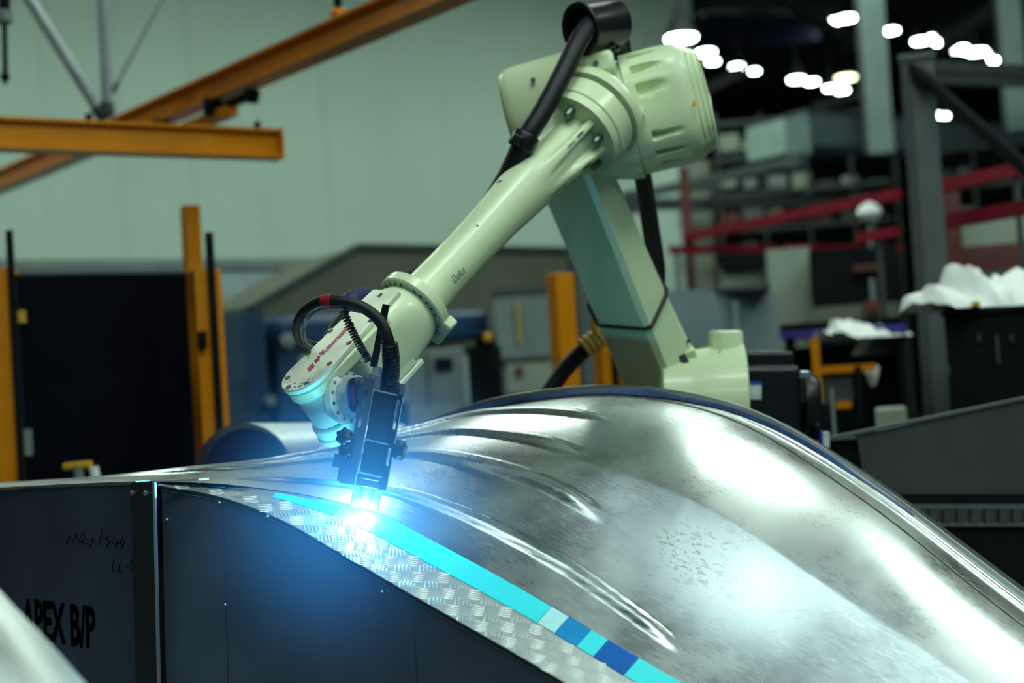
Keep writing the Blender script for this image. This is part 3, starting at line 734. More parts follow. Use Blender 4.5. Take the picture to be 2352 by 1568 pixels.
# lettering and mark on the cover plate
ln_dir = -D; cn = NJ
up_dir = -BJ if (-BJ).dot(CAMU) > 0 else BJ
o_ = W3 + D * 0.300 - up_dir * 0.006 + NJ * 0.0988
text_mesh('Kawasaki', 'cover_lettering', M_LOGO, cover, o_, ln_dir, up_dir, cn, 0.035, (0.125, 0.024), 1, 0.0008)
o2 = W3 + D * 0.368 - up_dir * 0.008 + NJ * 0.0986
MB().prism([o2 + ln_dir * x + up_dir * y for x, y in ((0, -0.006), (0.022, -0.006), (0.034, 0.016), (0.012, 0.016))], NJ, 0.0004).build('cover_mark', M_LOGO, cover, smooth=0)
o2 = W3 + D * 0.333 - up_dir * 0.006 + NJ * 0.0986
MB().prism([o2 + ln_dir * x + up_dir * y for x, y in ((0, 0.0), (0.012, -0.004), (0.02, 0.006), (0.03, 0.008), (0.026, 0.020), (0.016, 0.014), (0.006, 0.016))], NJ, 0.0004).build('cover_mark', M_LOGO, cover, smooth=0)
# wear along the cover's nose
for k in range(26):
    th = random.uniform(-1.3, 1.3); r_ = RW * random.uniform(0.62, 1.02); p = W3 + D * (JT + math.cos(th) * r_) + BJ * math.sin(th) * r_ + NJ * 0.0987
    d1 = (D * -math.sin(th) + BJ * math.cos(th)); d2 = D * math.cos(th) + BJ * math.sin(th); l1 = random.uniform(.002, .008); l2 = random.uniform(.0008, .002)
    MB().prism([p - d1 * l1, p - d2 * l2, p + d1 * l1, p + d2 * l2], NJ, 0.0006).build('chipped_paint', M_SCUFF, cover, smooth=0)
# joint drum, tool flange
TJ0 = (CAMR * 0.88 + CAMB * 0.46 - CAMU * 0.02); TJ = (TJ0 - NJ * TJ0.dot(NJ)).normalized()
MB().lathe(J3 - NJ * 0.049, NJ, [(0, 0.058), (0.004, 0.062), (0.094, 0.062), (0.098, 0.058)], 40).build('wrist_joint', M_ROBOT_W, robot)
tf_ = MB().lathe(J3, TJ, [(0.0, 0.05), (0.03, 0.055), (0.052, 0.060), (0.056, 0.069), (0.074, 0.069), (0.078, 0.062)], 44).build('tool_flange', M_ROBOT_W, robot)
for k in range(14):
    th = 2 * math.pi * k / 14; xx = perp(TJ); p = J3 + TJ * 0.0785 + (xx * math.cos(th) + TJ.cross(xx) * math.sin(th)) * 0.0605
    MB().lathe(J3 + TJ * 0.076 + (p - J3 - TJ * 0.0785), TJ, [(0, 0.0045), (0.003, 0.0045)], 8).build('flange_bolt', M_BOLT, tf_)
MB().lathe(J3, TJ, [(0.076, 0.052), (0.11, 0.052), (0.112, 0.047)], 40).build('flange_ring', M_WRISTMETAL, robot)
xT = TJ; yT = (CAMU - TJ * CAMU.dot(TJ)).normalized(); zT = xT.cross(yT); zT = zT if zT.dot(CAMB) > 0 else -zT
tc_ = MB().box(J3 + TJ * 0.128, xT, yT, zT, 0.034, 0.088, 0.088).build('tool_changer', M_BLACK, robot, bevel=0.01)
p = J3 + TJ * 0.128 + zT * 0.0445
MB().box(p + xT * 0.004, xT, yT, zT, 0.012, 0.05, 0.001).build('purple_label', M_PURPLE, tc_, smooth=0)
MB().box(p - xT * 0.009, xT, yT, zT, 0.010, 0.036, 0.001).build('blue_label', M_LABELB, tc_, smooth=0)
MB().lathe(J3 + TJ * 0.142, TJ, [(0, 0.043), (0.03, 0.043), (0.034, 0.035), (0.05, 0.03)], 32).build('adapter_disc', M_BRACKET, robot)

# upper arm
AT = at(1330, 400, 4.56); AB = at(1530, 900, 4.78)
DA_ = (AB - AT).normalized(); PA = (CAMR - DA_ * CAMR.dot(DA_)).normalized(); QA = CAMB - DA_ * CAMB.dot(DA_); QA.normalize()
def arm_ring(t, sp):
    c = AT.lerp(AB, t); w_ = interp([0, .3, .6, .8, .9, 1, 1.1], [.10, .105, .115, .125, .14, .16, .17], t); wl_ = interp([0, .3, .6, 1, 1.1], [.125, .12, .12, .115, .115], t)
    pts = [(-wl_, -0.03), (-wl_ + 0.006, -0.015), (0.0, 0.112), (0.022, 0.118), (w_ - 0.01, 0.065), (w_, 0.052), (w_, -0.10), (-wl_, -0.10)]
    return [c + PA * x + QA * y for x, y in pts]
MB().loft([arm_ring(-0.12 + 1.22 * i / 20, 0) for i in range(21)]).build('upper_arm', M_ROBOT, robot, smooth=22)
p = at(1590, 832, 4.69); MB().box(p, DA_, PA, QA, 0.10, 0.045, 0.05).build('arm_clamp', M_ROBOT, robot, bevel=0.006)
p = at(1577, 838, 4.655); MB().box(p, (CAMR * .45 - CAMU * .9).normalized(), (CAMR * .9 + CAMU * .45).normalized(), CAMB, 0.075, 0.022, 0.02).build('arm_slot', M_DARKHOLE, robot)
p = at(1580, 858, 4.65); MB().lathe(p, CAMB, [(0, 0.012), (0.01, 0.012)], 10).build('arm_bolt', M_BOLT, robot)
p = at(1581, 783, 4.66); MB().lathe(p, CAMB, [(0, 0.007), (0.006, 0.007)], 10).build('arm_bolt', M_BOLT, robot)
# shoulder housing: drum with lateral axis
XS = (CAMR + CAMB * 0.05).normalized()
sc_ = at(1650, 938, 4.75)
MB().lathe(sc_ - XS * 0.20, XS, [(0, 0.16), (0.01, 0.185), (0.09, 0.19), (0.115, 0.196), (0.20, 0.212), (0.275, 0.226), (0.28, 0.22)], 64).build('shoulder_housing', M_ROBOT, robot)
MB().lathe(sc_ - XS * 0.088, XS, [(0, 0.190), (0.002, 0.1945), (0.010, 0.1950), (0.012, 0.190)], 64).build('shoulder_ring', M_ROBOT, robot)
p = at(1667, 785, 4.75); 
rings = [superring(p - CAMU * 0.06 + CAMU * h, XS, CAMB, 0.052 * s, 0.085 * s, 4, 32) for h, s in ((0, 1), (0.085, .99), (0.094, .95), (0.098, .85))]
MB().loft(rings).build('shoulder_boss', M_ROBOT, robot)
p = at(1653, 811, 4.66); MB().lathe(p, CAMB, [(0, 0.007), (0.004, 0.007)], 10).build('shoulder_bolt', M_BOLT, robot)
MB().lathe(V((sh.x - 0.02, sh.y + 0.05, 0)), UP, [(0, 0.34), (0.05, 0.34), (0.06, 0.27), (0.55, 0.25), (0.6, 0.27), (sc_.z - 0.1, 0.22)], 48).build('base_pedestal', M_ROBOT, robot)
# shoulder motor
def mbox(name, x0, x1, y0, y1, d, th, m, parent, bevel=0.01):
    a = at(x0, y1, d); b = at(x1, y1, d); c = at(x0, y0, d)
    ax = (b - a); ay = (c - a); ce_ = a + ax / 2 + ay / 2 - CAMB * th / 2
    return MB().box(ce_, ax.normalized(), ay.normalized(), CAMB, ax.length, ay.length, th).build(name, m, parent, bevel=bevel)
mot = mbox('shoulder_motor', 1706, 1842, 838, 1010, 4.66, 0.22, M_BLACK, robot, 0.02)
mbox('terminal_box', 1708, 1826, 806, 845, 4.70, 0.16, M_BLACK, robot, 0.012)
cc = at(1842, 925, 4.77); MB().lathe(cc, XS, [(0, 0.105), (0.03, 0.105), (0.05, 0.09), (0.055, 0.05)], 36).build('motor_end_cap', M_BLACK, robot)
mbox('motor_label', 1704, 1749, 884, 917, 4.655, 0.003, M_LABELW, mot, 0)
mbox('motor_label_stripe', 1704, 1749, 876, 885, 4.655, 0.003, M_LABELB, mot, 0)
mbox('cable_plug', 1838, 1860, 851, 869, 4.64, 0.05, M_EDGE, robot, 0.004)
mbox('motor_bracket', 1800, 1906, 925, 1010, 4.80, 0.1, M_BLACKMAT, robot, 0.01)

# ================================================================= HOSES
def hose(name, label, ctrl, r, m, n=90, rf=None, sides=14):
    pts = curve([at(*c) for c in ctrl], n)
    o = MB().tube(pts, r, sides, rf).build(name, m); tag(o, label, 'hose'); return pts
# cable guide ring on top of the elbow
gr = thing('cable_guide', 'black round cable guide ring bolted on top of the robot elbow', 'cable guide', at(1385, 108, 4.42))
gc = at(1368, 60, 4.36); gd = (CAMB * 0.55 - CAMR * 0.72 + CAMU * -0.25).normalized()
mb = MB(); prof = [(-0.09, 0.058), (-0.085, 0.072), (0.05, 0.075), (0.062, 0.082), (0.068, 0.080), (0.066, 0.066), (-0.06, 0.056)]
mb.lathe(gc, gd, prof, 40, True, False); mb.build('guide_ring', M_BLACK, gr)
mb = MB(); mb.box(at(1382, 100, 4.42), XH, ZH, YH, 0.10, 0.07, 0.05); mb.build('guide_bracket', M_BLACK, gr, bevel=0.006)
MB().box(at(1375, 118, 4.40), XH, ZH, YH, 0.11, 0.012, 0.09).build('guide_foot', M_BLACK, gr, bevel=0.003)
for px in (1340, 1352): MB().lathe(at(px, 121, 4.33), ZH, [(0, .006), (.006, .006)], 8).build('guide_bolt', M_EDGE, gr)
hose('dress_pack_hose', 'thick black hose running from the elbow guide down behind the forearm', [(1420, 100, 4.55), (1400, 52, 4.44), (1368, 48, 4.34), (1335, 85, 4.25), (1290, 175, 4.17), (1243, 262, 4.12), (1203, 325, 4.10), (1160, 415, 4.13), (1090, 520, 4.20), (1000, 610, 4.20), (905, 668, 4.12), (845, 700, 3.98), (790, 742, 3.86), (760, 790, 3.80)], 0.030, M_RUBBER, 140)
hc = thing('hose_clamp', 'black clamp collar on the thick hose beside the forearm', 'clamp', at(1203, 325, 4.10))
dd = (at(1160, 415, 4.13) - at(1243, 262, 4.12)).normalized(); MB().lathe(at(1203, 325, 4.10) - dd * 0.025, dd, [(0, 0.037), (0.004, 0.04), (0.046, 0.04), (0.05, 0.037)], 24).build('clamp_band', M_BLACK, hc)
MB().box(at(1187, 322, 4.07), dd, CAMB, dd.cross(CAMB), 0.03, 0.03, 0.03).build('clamp_screw_block', M_BLACK, hc, bevel=0.004)
hose('rear_hose', 'black hose dropping from the elbow behind the upper arm', [(1405, 30, 4.50), (1425, 95, 4.62), (1450, 250, 4.80), (1476, 400, 4.84), (1494, 520, 4.84), (1508, 620, 4.86), (1500, 690, 4.96), (1450, 740, 5.02), (1395, 770, 5.02), (1340, 805, 5.0), (1285, 865, 5.0), (1235, 945, 4.96), (1190, 1040, 4.9)], 0.030, M_RUBBER, 140)
pts = curve([at(1402, 762, 4.99), at(1375, 775, 4.98), at(1340, 800, 4.97)], 20)
o = MB().tube(pts, 0.037, 16, lambda t: 0.036 + 0.003 * math.sin(t * 40)).build('tape_wrap', M_TAPE); tag(o, 'yellow tape wrapping on the rear hose beside the upper arm', 'tape')
o = MB().tube(curve([at(1372, 770, 4.95), at(1362, 735, 4.95), at(1368, 705, 4.96), at(1374, 735, 4.96)], 16), 0.012, 8, lambda t: 0.013 - 0.008 * t).build('tape_end', M_TAPE); tag(o, 'loose frayed end of yellow tape against the upper arm', 'tape')
# cable tie round the upper arm
ct = []
for k, t_ in enumerate((.63, .63, .66, .66, .58, .56, .50, .56)):
    rg_ = arm_ring(t_, 0); cc_ = AT.lerp(AB, t_); ct.append(cc_ + (rg_[k] - cc_) * 1.05)
ct.append(ct[0])
ct = [lin(ct, 8 * i / 160) for i in range(161)]
o = MB().tube(ct, 0.0065, 8).build('cable_tie', M_BLACK); tag(o, 'black cable tie looped around the robot upper arm', 'cable tie')

# ================================================================= WELDING TORCH HEAD
T0 = at(842, 1120, 3.49); T1 = at(884, 893, 3.53)
UT = (T1 - T0).normalized(); XT = (CAMR - UT * CAMR.dot(UT)).normalized(); YT = UT.cross(XT)
if YT.dot(CAMB) < 0: YT = -YT           # towards viewer
TH = (T1 - T0).length
torch = thing('welding_torch', 'dark welding torch head with slotted steel bracket held over the weld', 'welding torch', T0)
def tp(x, y, z): return T0 + XT * x + UT * y + YT * z
def tbox(name, x0, x1, y0, y1, z0, z1, m, bevel=0.002, par=None):
    return MB().box(tp((x0 + x1) / 2, (y0 + y1) / 2, (z0 + z1) / 2), XT, UT, YT, x1 - x0, y1 - y0, z1 - z0).build(name, m, par or torch, smooth=30, bevel=bevel)
def frame_plate(name, poly, holes, m, o, ex, ey, en, th):
    """plate outline minus rectangular windows, cut into cells on a grid of the rectangle edges"""
    xs = sorted(set([p[0] for p in poly] + [h[k] for h in holes for k in (0, 1)])); ys = sorted(set([p[1] for p in poly] + [h[k] for h in holes for k in (2, 3)]))
    def inside(x, y):
        c = False; n = len(poly)
        for i in range(n):
            (xa, ya), (xb, yb) = poly[i], poly[(i + 1) % n]
            if (ya > y) != (yb > y) and x < (xb - xa) * (y - ya) / (yb - ya) + xa: c = not c
        return c and not any(h[0] < x < h[1] and h[2] < y < h[3] for h in holes)
    cell = [[inside((xs[i] + xs[i + 1]) / 2, (ys[j] + ys[j + 1]) / 2) for j in range(len(ys) - 1)] for i in range(len(xs) - 1)]
    mb = MB(); idx = {}
    def vid(i, j, k):
        if (i, j, k) not in idx:
            idx[(i, j, k)] = len(mb.v); mb.v.append(o + ex * xs[i] + ey * ys[j] + en * (th * k))
        return idx[(i, j, k)]
    def ins(i, j): return 0 <= i < len(cell) and 0 <= j < len(cell[0]) and cell[i][j]
    for i in range(len(cell)):
        for j in range(len(cell[0])):
            if not cell[i][j]: continue
            mb.f.append((vid(i, j, 1), vid(i + 1, j, 1), vid(i + 1, j + 1, 1), vid(i, j + 1, 1)))
            mb.f.append((vid(i, j, 0), vid(i, j + 1, 0), vid(i + 1, j + 1, 0), vid(i + 1, j, 0)))
            if not ins(i - 1, j): mb.f.append((vid(i, j, 0), vid(i, j, 1), vid(i, j + 1, 1), vid(i, j + 1, 0)))
            if not ins(i + 1, j): mb.f.append((vid(i + 1, j, 0), vid(i + 1, j + 1, 0), vid(i + 1, j + 1, 1), vid(i + 1, j, 1)))
            if not ins(i, j - 1): mb.f.append((vid(i, j, 0), vid(i + 1, j, 0), vid(i + 1, j, 1), vid(i, j, 1)))
            if not ins(i, j + 1): mb.f.append((vid(i, j + 1, 0), vid(i, j + 1, 1), vid(i + 1, j + 1, 1), vid(i + 1, j + 1, 0)))
    return mb.build(name, m, torch, smooth=0)
# left bracket plate, turned slightly to the left, full height, with slots and stepped tabs
exL = (XT * 0.93 + YT * 0.37).normalized(); enL = exL.cross(UT); enL = enL if enL.dot(CAMB) > 0 else -enL
oL = tp(-0.040, 0, 0.030)
polyL = [(-0.012, 0.0), (0.016, 0.0), (0.016, 0.262), (-0.012, 0.262), (-0.012, 0.124), (-0.042, 0.124), (-0.042, 0.068), (-0.054, 0.068), (-0.054, 0.036), (-0.034, 0.036), (-0.034, 0.004), (-0.012, 0.0)]
frame_plate('bracket_plate', polyL, [(-0.006, 0.006, 0.188, 0.236), (-0.008, 0.004, 0.140, 0.168), (-0.038, -0.026, 0.076, 0.098)], M_BRACKET, oL, exL, UT, enL, 0.004)
tbox('torch_housing', -0.022, 0.034, 0.018, 0.236, -0.045, 0.026, M_BLACK, 0.004)
# right slotted cheek
oR = tp(0.0345, 0, 0.030); exR = (XT * 0.80 - YT * 0.6).normalized(); enR = exR.cross(UT); enR = enR if enR.dot(CAMB) > 0 else -enR
frame_plate('cheek_plate', [(0, 0.0), (0.024, 0.0), (0.024, 0.238), (0, 0.238)], [(0.007, 0.018, 0.060, 0.104), (0.007, 0.018, 0.150, 0.224)], M_BLACK, tp(0.030, 0, 0.028), exR, UT, enR, 0.003)
for y in (0.238, 0.115, 0.034):
    MB().bar(tp(-0.028, y, 0.031), tp(0.036, y - 0.004, 0.031), 0.004, 0.003, YT).build('edge_strip', M_EDGE, torch, smooth=0)
MB().bar(tp(-0.026, 0.0, 0.032), tp(-0.024, 0.25, 0.032), 0.003, 0.003, YT).build('edge_strip', M_EDGE, torch, smooth=0)
MB().bar(tp(0.050, 0.0, 0.016), tp(0.050, 0.236, 0.016), 0.003, 0.003, YT).build('edge_strip', M_EDGE, torch, smooth=0)
tbox('lower_block', -0.026, 0.032, 0.0, 0.030, -0.04, 0.024, M_BLACK, 0.003)
# bracket arm back to the robot flange
MB().bar(J3 + TJ * 0.18, tp(-0.02, 0.16, -0.02), 0.06, 0.07).build('mount_arm', M_BRACKET, torch, bevel=0.006)
# clamp on top
tbox('clamp_block', -0.040, -0.008, 0.238, 0.278, -0.02, 0.026, M_BRACKET, 0.003)
tbox('clamp_ear', -0.052, -0.036, 0.262, 0.278, -0.01, 0.02, M_BRACKET, 0.002)
MB().lathe(tp(-0.026, 0.277, 0.004), UT, [(0, 0.0135), (0.02, 0.0135), (0.022, 0.011)], 6).build('clamp_nut', M_EDGE, torch, smooth=30)
tbox('rear_plate', 0.012, 0.048, 0.236, 0.272, -0.03, -0.026, M_BRACKET, 0.001)
MB().cyl(at(858, 842, 3.53), at(887, 699, 3.53), 0.0092, n=14).build('wire_tube', M_BLACK, torch)
# star knobs
def knob(c, d, r, h):
    d = d.normalized(); x = perp(d); y = d.cross(x); rings = []
    for t, s in ((0, .8), (0.15, 1), (0.85, 1), (1, .75)):
        rings.append([c + d * h * t + (x * math.cos(a) + y * math.sin(a)) * r * s * (1 + 0.13 * math.cos(6 * a)) for a in [2 * math.pi * k / 36 for k in range(36)]])
    MB().loft(rings).build('star_knob', M_BLACK, torch, smooth=50)
knob(tp(0.050, 0.104, 0.004), (XT * 0.92 + YT * 0.2), 0.022, 0.028)
knob(tp(-0.066, 0.108, 0.034), (YT * 0.7 - XT * 0.25 + UT * .2), 0.020, 0.024)
knob(tp(-0.062, 0.078, 0.030), (YT * 0.7 - XT * 0.1), 0.016, 0.018)
# nozzle and prongs
MB().lathe(tp(0.004, 0.002, 0.0), -UT, [(0, 0.017), (0.03, 0.017), (0.04, 0.012), (0.052, 0.007)], 20).build('nozzle', M_BRACKET, torch)
for x in (-0.022, 0.030):
    tbox('prong_stem', x - 0.005, x + 0.005, -0.014, 0.004, 0.0, 0.012, M_BRACKET, 0.001)
    tbox('prong', x - 0.009, x + 0.009, -0.052, -0.012, 0.0, 0.012, M_BRACKET, 0.002)
# cables of the torch
hp = [(894, 888, 3.52), (899, 840, 3.50), (893, 785, 3.48), (872, 737, 3.48), (832, 705, 3.49), (785, 692, 3.50), (735, 693, 3.52), (700, 715, 3.55), (684, 750, 3.62), (692, 780, 3.74), (718, 794, 3.86), (748, 792, 3.96), (790, 770, 4.02)]
pts = hose('torch_hose', 'black torch hose looping out to the left above the wrist', hp, 0.0145, M_RUBBER, 120)
cs = curve([at(894, 888, 3.52), at(899, 840, 3.50), at(894, 787, 3.48)], 420)
o = MB().tube(cs, 0.02, 16, lambda t: 0.0195 + 0.003 * math.sin(t * 2 * math.pi * 24)).build('corrugated_sleeve', M_BLACK); tag(o, 'black corrugated sleeve where the torch hose enters the torch', 'sleeve')
MB_ = MB().lathe(tp(0.014, 0.236, 0.0), UT, [(0, 0.028), (0.016, 0.028), (0.02, 0.023), (0.032, 0.022)], 24).build('hose_socket', M_BLACK, torch)
rp = curve([at(762, 690, 3.505), at(738, 693, 3.52)], 8)
o = MB().tube([crom([at(*c) for c in hp], 5.45 + 0.4 * k / 8) for k in range(9)], 0.0165, 14).build('red_tape_band', M_REDTAPE); tag(o, 'red tape band on the looping torch hose', 'tape')
# grey jacketed second loop and thin earth lead
hose('inner_cable', 'grey inner cable following the torch hose loop', [(830, 712, 3.53), (780, 703, 3.53), (735, 708, 3.54), (705, 728, 3.55), (694, 755, 3.60), (700, 782, 3.72), (722, 802, 3.86), (755, 806, 3.96), (790, 790, 4.0)], 0.0085, M_GREYHOSE, 70)
hose('earth_lead', 'thin dark lead hanging inside the hose loop', [(750, 700, 3.51), (722, 712, 3.50), (703, 730, 3.50), (699, 760, 3.50), (703, 785, 3.60), (720, 796, 3.74), (745, 795, 3.90)], 0.0025, M_GREYHOSE, 50, sides=8)
c0_, c1_ = at(848, 830, 3.52), at(787, 712, 3.50); dd = (c1_ - c0_); ll = dd.length; dd.normalize(); xx = perp(dd); yy = dd.cross(xx)
pts = []
for i in range(421):
    t = i / 420; a = t * 2 * math.pi * 21; sag = V((0, 0, -0.006 * math.sin(math.pi * t)))
    pts.append(c0_ + dd * ll * t + (xx * math.cos(a) + yy * math.sin(a)) * 0.0085 + sag)
o = MB().tube(pts, 0.0026, 6).build('coiled_cord', M_BLACK); tag(o, 'black coiled cord stretched between torch and hose loop', 'cord')
o = MB().tube(curve([at(860, 695, 3.92), at(835, 684, 3.90), at(812, 690, 3.86), at(800, 700, 3.84)], 14), 0.03, 12).build('hose_bundle', M_NAVY); tag(o, 'dark blue hose bundle bulging behind the wrist cover', 'hose')

# ================================================================= ARC
arc_p = at(833, 1186, 3.455)
arc = thing('welding_arc', 'blinding cyan white welding arc under the torch nozzle', 'welding arc', arc_p)
m = lamp_mat('arc_plasma', (0.16, 0.70, 1.0), 2800.0)
MB().lathe(arc_p - UP * 0.011, UP, [(0, 0.003), (0.004, 0.009), (0.011, 0.011), (0.018, 0.008), (0.026, 0.003)], 16).build('arc_core', m, arc)
# emissive volume added around the arc, imitating the spread of lens glare
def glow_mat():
    m = bpy.data.materials.new('arc_glow'); m.use_nodes = True; nt = m.node_tree; nd = nt.nodes; nd.clear()
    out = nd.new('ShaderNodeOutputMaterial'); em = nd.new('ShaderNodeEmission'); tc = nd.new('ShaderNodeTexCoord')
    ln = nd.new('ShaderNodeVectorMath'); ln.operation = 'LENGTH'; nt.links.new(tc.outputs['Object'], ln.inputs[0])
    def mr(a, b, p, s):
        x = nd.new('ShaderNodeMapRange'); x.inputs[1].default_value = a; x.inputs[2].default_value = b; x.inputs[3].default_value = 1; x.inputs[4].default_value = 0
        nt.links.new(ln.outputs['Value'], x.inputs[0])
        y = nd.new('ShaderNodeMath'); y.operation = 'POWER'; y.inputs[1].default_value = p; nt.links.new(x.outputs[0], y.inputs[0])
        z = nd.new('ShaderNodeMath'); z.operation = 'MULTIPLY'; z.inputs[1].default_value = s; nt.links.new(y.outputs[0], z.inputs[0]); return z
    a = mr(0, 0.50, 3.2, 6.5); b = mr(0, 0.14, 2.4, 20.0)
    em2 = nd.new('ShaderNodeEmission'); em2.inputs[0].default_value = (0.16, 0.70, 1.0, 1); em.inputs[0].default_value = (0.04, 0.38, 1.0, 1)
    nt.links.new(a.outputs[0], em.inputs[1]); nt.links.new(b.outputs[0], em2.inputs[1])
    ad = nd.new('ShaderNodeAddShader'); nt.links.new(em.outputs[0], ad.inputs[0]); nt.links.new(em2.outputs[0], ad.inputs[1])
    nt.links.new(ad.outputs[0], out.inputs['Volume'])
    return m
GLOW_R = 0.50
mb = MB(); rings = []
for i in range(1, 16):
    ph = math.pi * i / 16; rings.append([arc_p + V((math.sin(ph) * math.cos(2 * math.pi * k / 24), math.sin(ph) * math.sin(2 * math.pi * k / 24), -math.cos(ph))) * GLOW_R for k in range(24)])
mb.loft(rings); g = mb.build('glare_volume', glow_mat(), arc); g['kind'] = 'stuff'

# ================================================================= OVERHEAD CRANE BEAMS
def ibeam(name, p0, p1, h, wd, label, m, cat='beam', ext0=0.0, ext1=0.0):
    t = thing(name, label, cat, (p0 + p1) / 2)
    d = (p1 - p0).normalized(); p0 = p0 - d * ext0; p1 = p1 + d * ext1
    s = d.cross(UP).normalized()
    MB().bar(p0, p1, wd * 0.35, h * 0.86).build('web', m, t, smooth=0)
    MB().bar(p0 + UP * h * 0.46, p1 + UP * h * 0.46, wd, h * 0.10).build('top_flange', m, t, smooth=0)
    MB().bar(p0 - UP * h * 0.46, p1 - UP * h * 0.46, wd, h * 0.10).build('bottom_flange', m, t, smooth=0)
    return t, d, s
pr_ = at(636, 333, 7.3); zb_ = pr_.z; pl_ = atz(-150, 303, zb_)
t, d, s = ibeam('crane_beam', pl_, pr_, 0.145, 0.12, 'short yellow crane beam ending in the air at left', M_ORANGE, ext0=4.0)
MB().box(pr_ + d * 0.006, d, s, UP, 0.014, 0.13, 0.155).build('end_plate', M_ORANGE, t, smooth=0)
for px in (195, 612):
    p = atz(px, 290, zb_ + 0.07); p = pl_ + d * (p - pl_).dot(d) + UP * 0.085
    MB().cyl(p, p + UP * 0.03, 0.018, n=8).build('beam_bolt', M_BLACKMAT, t)
q1 = at(1075, -46, 5.9); q0 = atz(-70, 448, q1.z)
t2, d2, s2 = ibeam('crane_beam', q0, q1, 0.13, 0.13, 'long yellow crane beam running diagonally up to the right', M_ORANGE, ext0=4.0, ext1=4.0)
def onbeam(px, dz=0.0, ds=0.0):
    tt = (px + 70) / 1145.0
    # invert perspective along the beam
    lo, hi = 0.0, 1.0
    for _ in range(40):
        mid = (lo + hi) / 2; p = RC.transposed() @ (q0.lerp(q1, mid) - CAM); x = 1176 + FPX * p.x / -p.z
        lo, hi = (mid, hi) if x < px else (lo, mid)
    return q0.lerp(q1, lo) + UP * dz + s2 * ds
ht = thing('hoist_trolley', 'black roller hoist trolley under the long yellow beam', 'trolley', onbeam(470, -0.15))
MB().bar(onbeam(350, -0.15), onbeam(530, -0.15), 0.07, 0.055).build('trolley_bar', M_ORANGE, ht, smooth=0)
for px in (380, 497): MB().box(onbeam(px, -0.10, 0.03), d2, s2, UP, 0.055, 0.09, 0.10).build('roller_block', M_BLACKMAT, ht, bevel=0.01)
MB().bar(onbeam(500, -0.11), onbeam(585, -0.11), 0.05, 0.035).build('buffer_bar', M_BLACKMAT, ht, smooth=0)
MB().box(onbeam(575, -0.115), d2, s2, UP, 0.04, 0.07, 0.075).build('end_stop', M_BLACKMAT, ht, bevel=0.008)
bc = thing('beam_clip', 'small yellow bracket on top of the long crane beam', 'bracket', onbeam(780, 0.065))
MB().box(onbeam(780, 0.095), d2, s2, UP, 0.06, 0.06, 0.06).build('clip_block', M_ORANGE, bc, bevel=0.008)
MB().cyl(onbeam(780, 0.12), onbeam(780, 0.45), 0.02, n=8).build('clip_rod', M_BLACKMAT, bc)
M_GALV = mat('galvanised_tube', (0.40, 0.50, 0.51), 0.4, 0.3)
def strut(label, a, b, r, m=M_GALV):
    a = at(*a); b = at(*b); a = a + (a - b) * 0.6
    t = thing('hanger_strut', label, 'strut', b)
    MB().cyl(a, b, r, n=12).build('tube', m, t); MB().lathe(b, (a - b), [(-0.02, r * .7), (0, r * 1.25), (0.06, r * 1.25), (0.07, r)], 12).build('end_fitting', M_GREYD, t)
strut('pale slanted tube rising left from the crane beams', (62, -10, 7.6), (236, 268, 7.9), 0.030)
strut('pale upright tube rising from the crane beams', (236, -10, 7.8), (247, 262, 7.9), 0.032)
strut('thin grey rod slanting up right from the crane beams', (374, -10, 8.2), (258, 212, 7.9), 0.012, M_GREY)
hk = thing('crane_hook', 'small dark hanging hook at the upper left edge', 'hook', at(12, 190, 7.0))
MB().cyl(at(10, -60, 7.0), at(10, 30, 7.0), 0.03, n=10).build('hook_cable', M_BLACKMAT, hk)
MB().lathe(at(10, 55, 7.0), UP, [(0, .03), (.01, .042), (.06, .042), (.07, .03)], 14).build('hook_collar', M_GREY, hk)
MB().cyl(at(10, 55, 7.0), at(12, 170, 7.0), 0.014, n=10).build('hook_shank', M_BLACKMAT, hk)
MB().lathe(at(12, 195, 7.0), UP, [(0, .004), (.03, .02), (.045, .028), (.06, .012)], 12).build('hook_tip', M_BLACKMAT, hk)

# ================================================================= WELDING CURTAIN AND YELLOW POSTS (left)
QS = at(240, 800, 6.6)
cu = thing('welding_curtain', 'glossy black welding curtain between the yellow posts', 'curtain', base_of(40, 445, QS))
slab('curtain_sheet', 38, 447, 634, None, QS, DA, 0.03, M_SCREEN, cu, z0=0.06)
slab('top_rail', 34, 449, 629, 638, QS, DA, 0.05, M_BLACKMAT, cu, off=-0.01)
slab('yellow_tag', 38, 55, 714, 742, QS, DA, 0.02, M_WARN, cu, off=-0.04)
slab('grey_latch', 50, 68, 985, 1045, QS, DA, 0.03, M_GREY, cu, off=-0.05)
slab('foot_bar', 40, 445, 1320, None, QS, DA, 0.2, M_BLACKMAT, cu, off=-0.1)
def post(label, x0, x1, y, d, m=M_YELLOW, strips=(), th=None, extra=()):
    q = at((x0 + x1) / 2, 800, d); t = thing('guard_post', label, 'post', base_of(x0, x1, q))
    wd = (x1 - x0) / FPX * d
    slab('post_body', x0, x1, y, None, q, DA, th or wd, m, t, bevel=0.006)
    for a, b, yy in strips: slab('black_strip', a, b, yy, None, q, DA, 0.03, M_BLACKMAT, t, off=-0.03)
    slab('base_plate', x0 - 14, x1 + 14, 1560, None, q, DA, wd * 1.6, m, t, off=-wd * 0.3, z0=0.0) if False else None
    return t, q
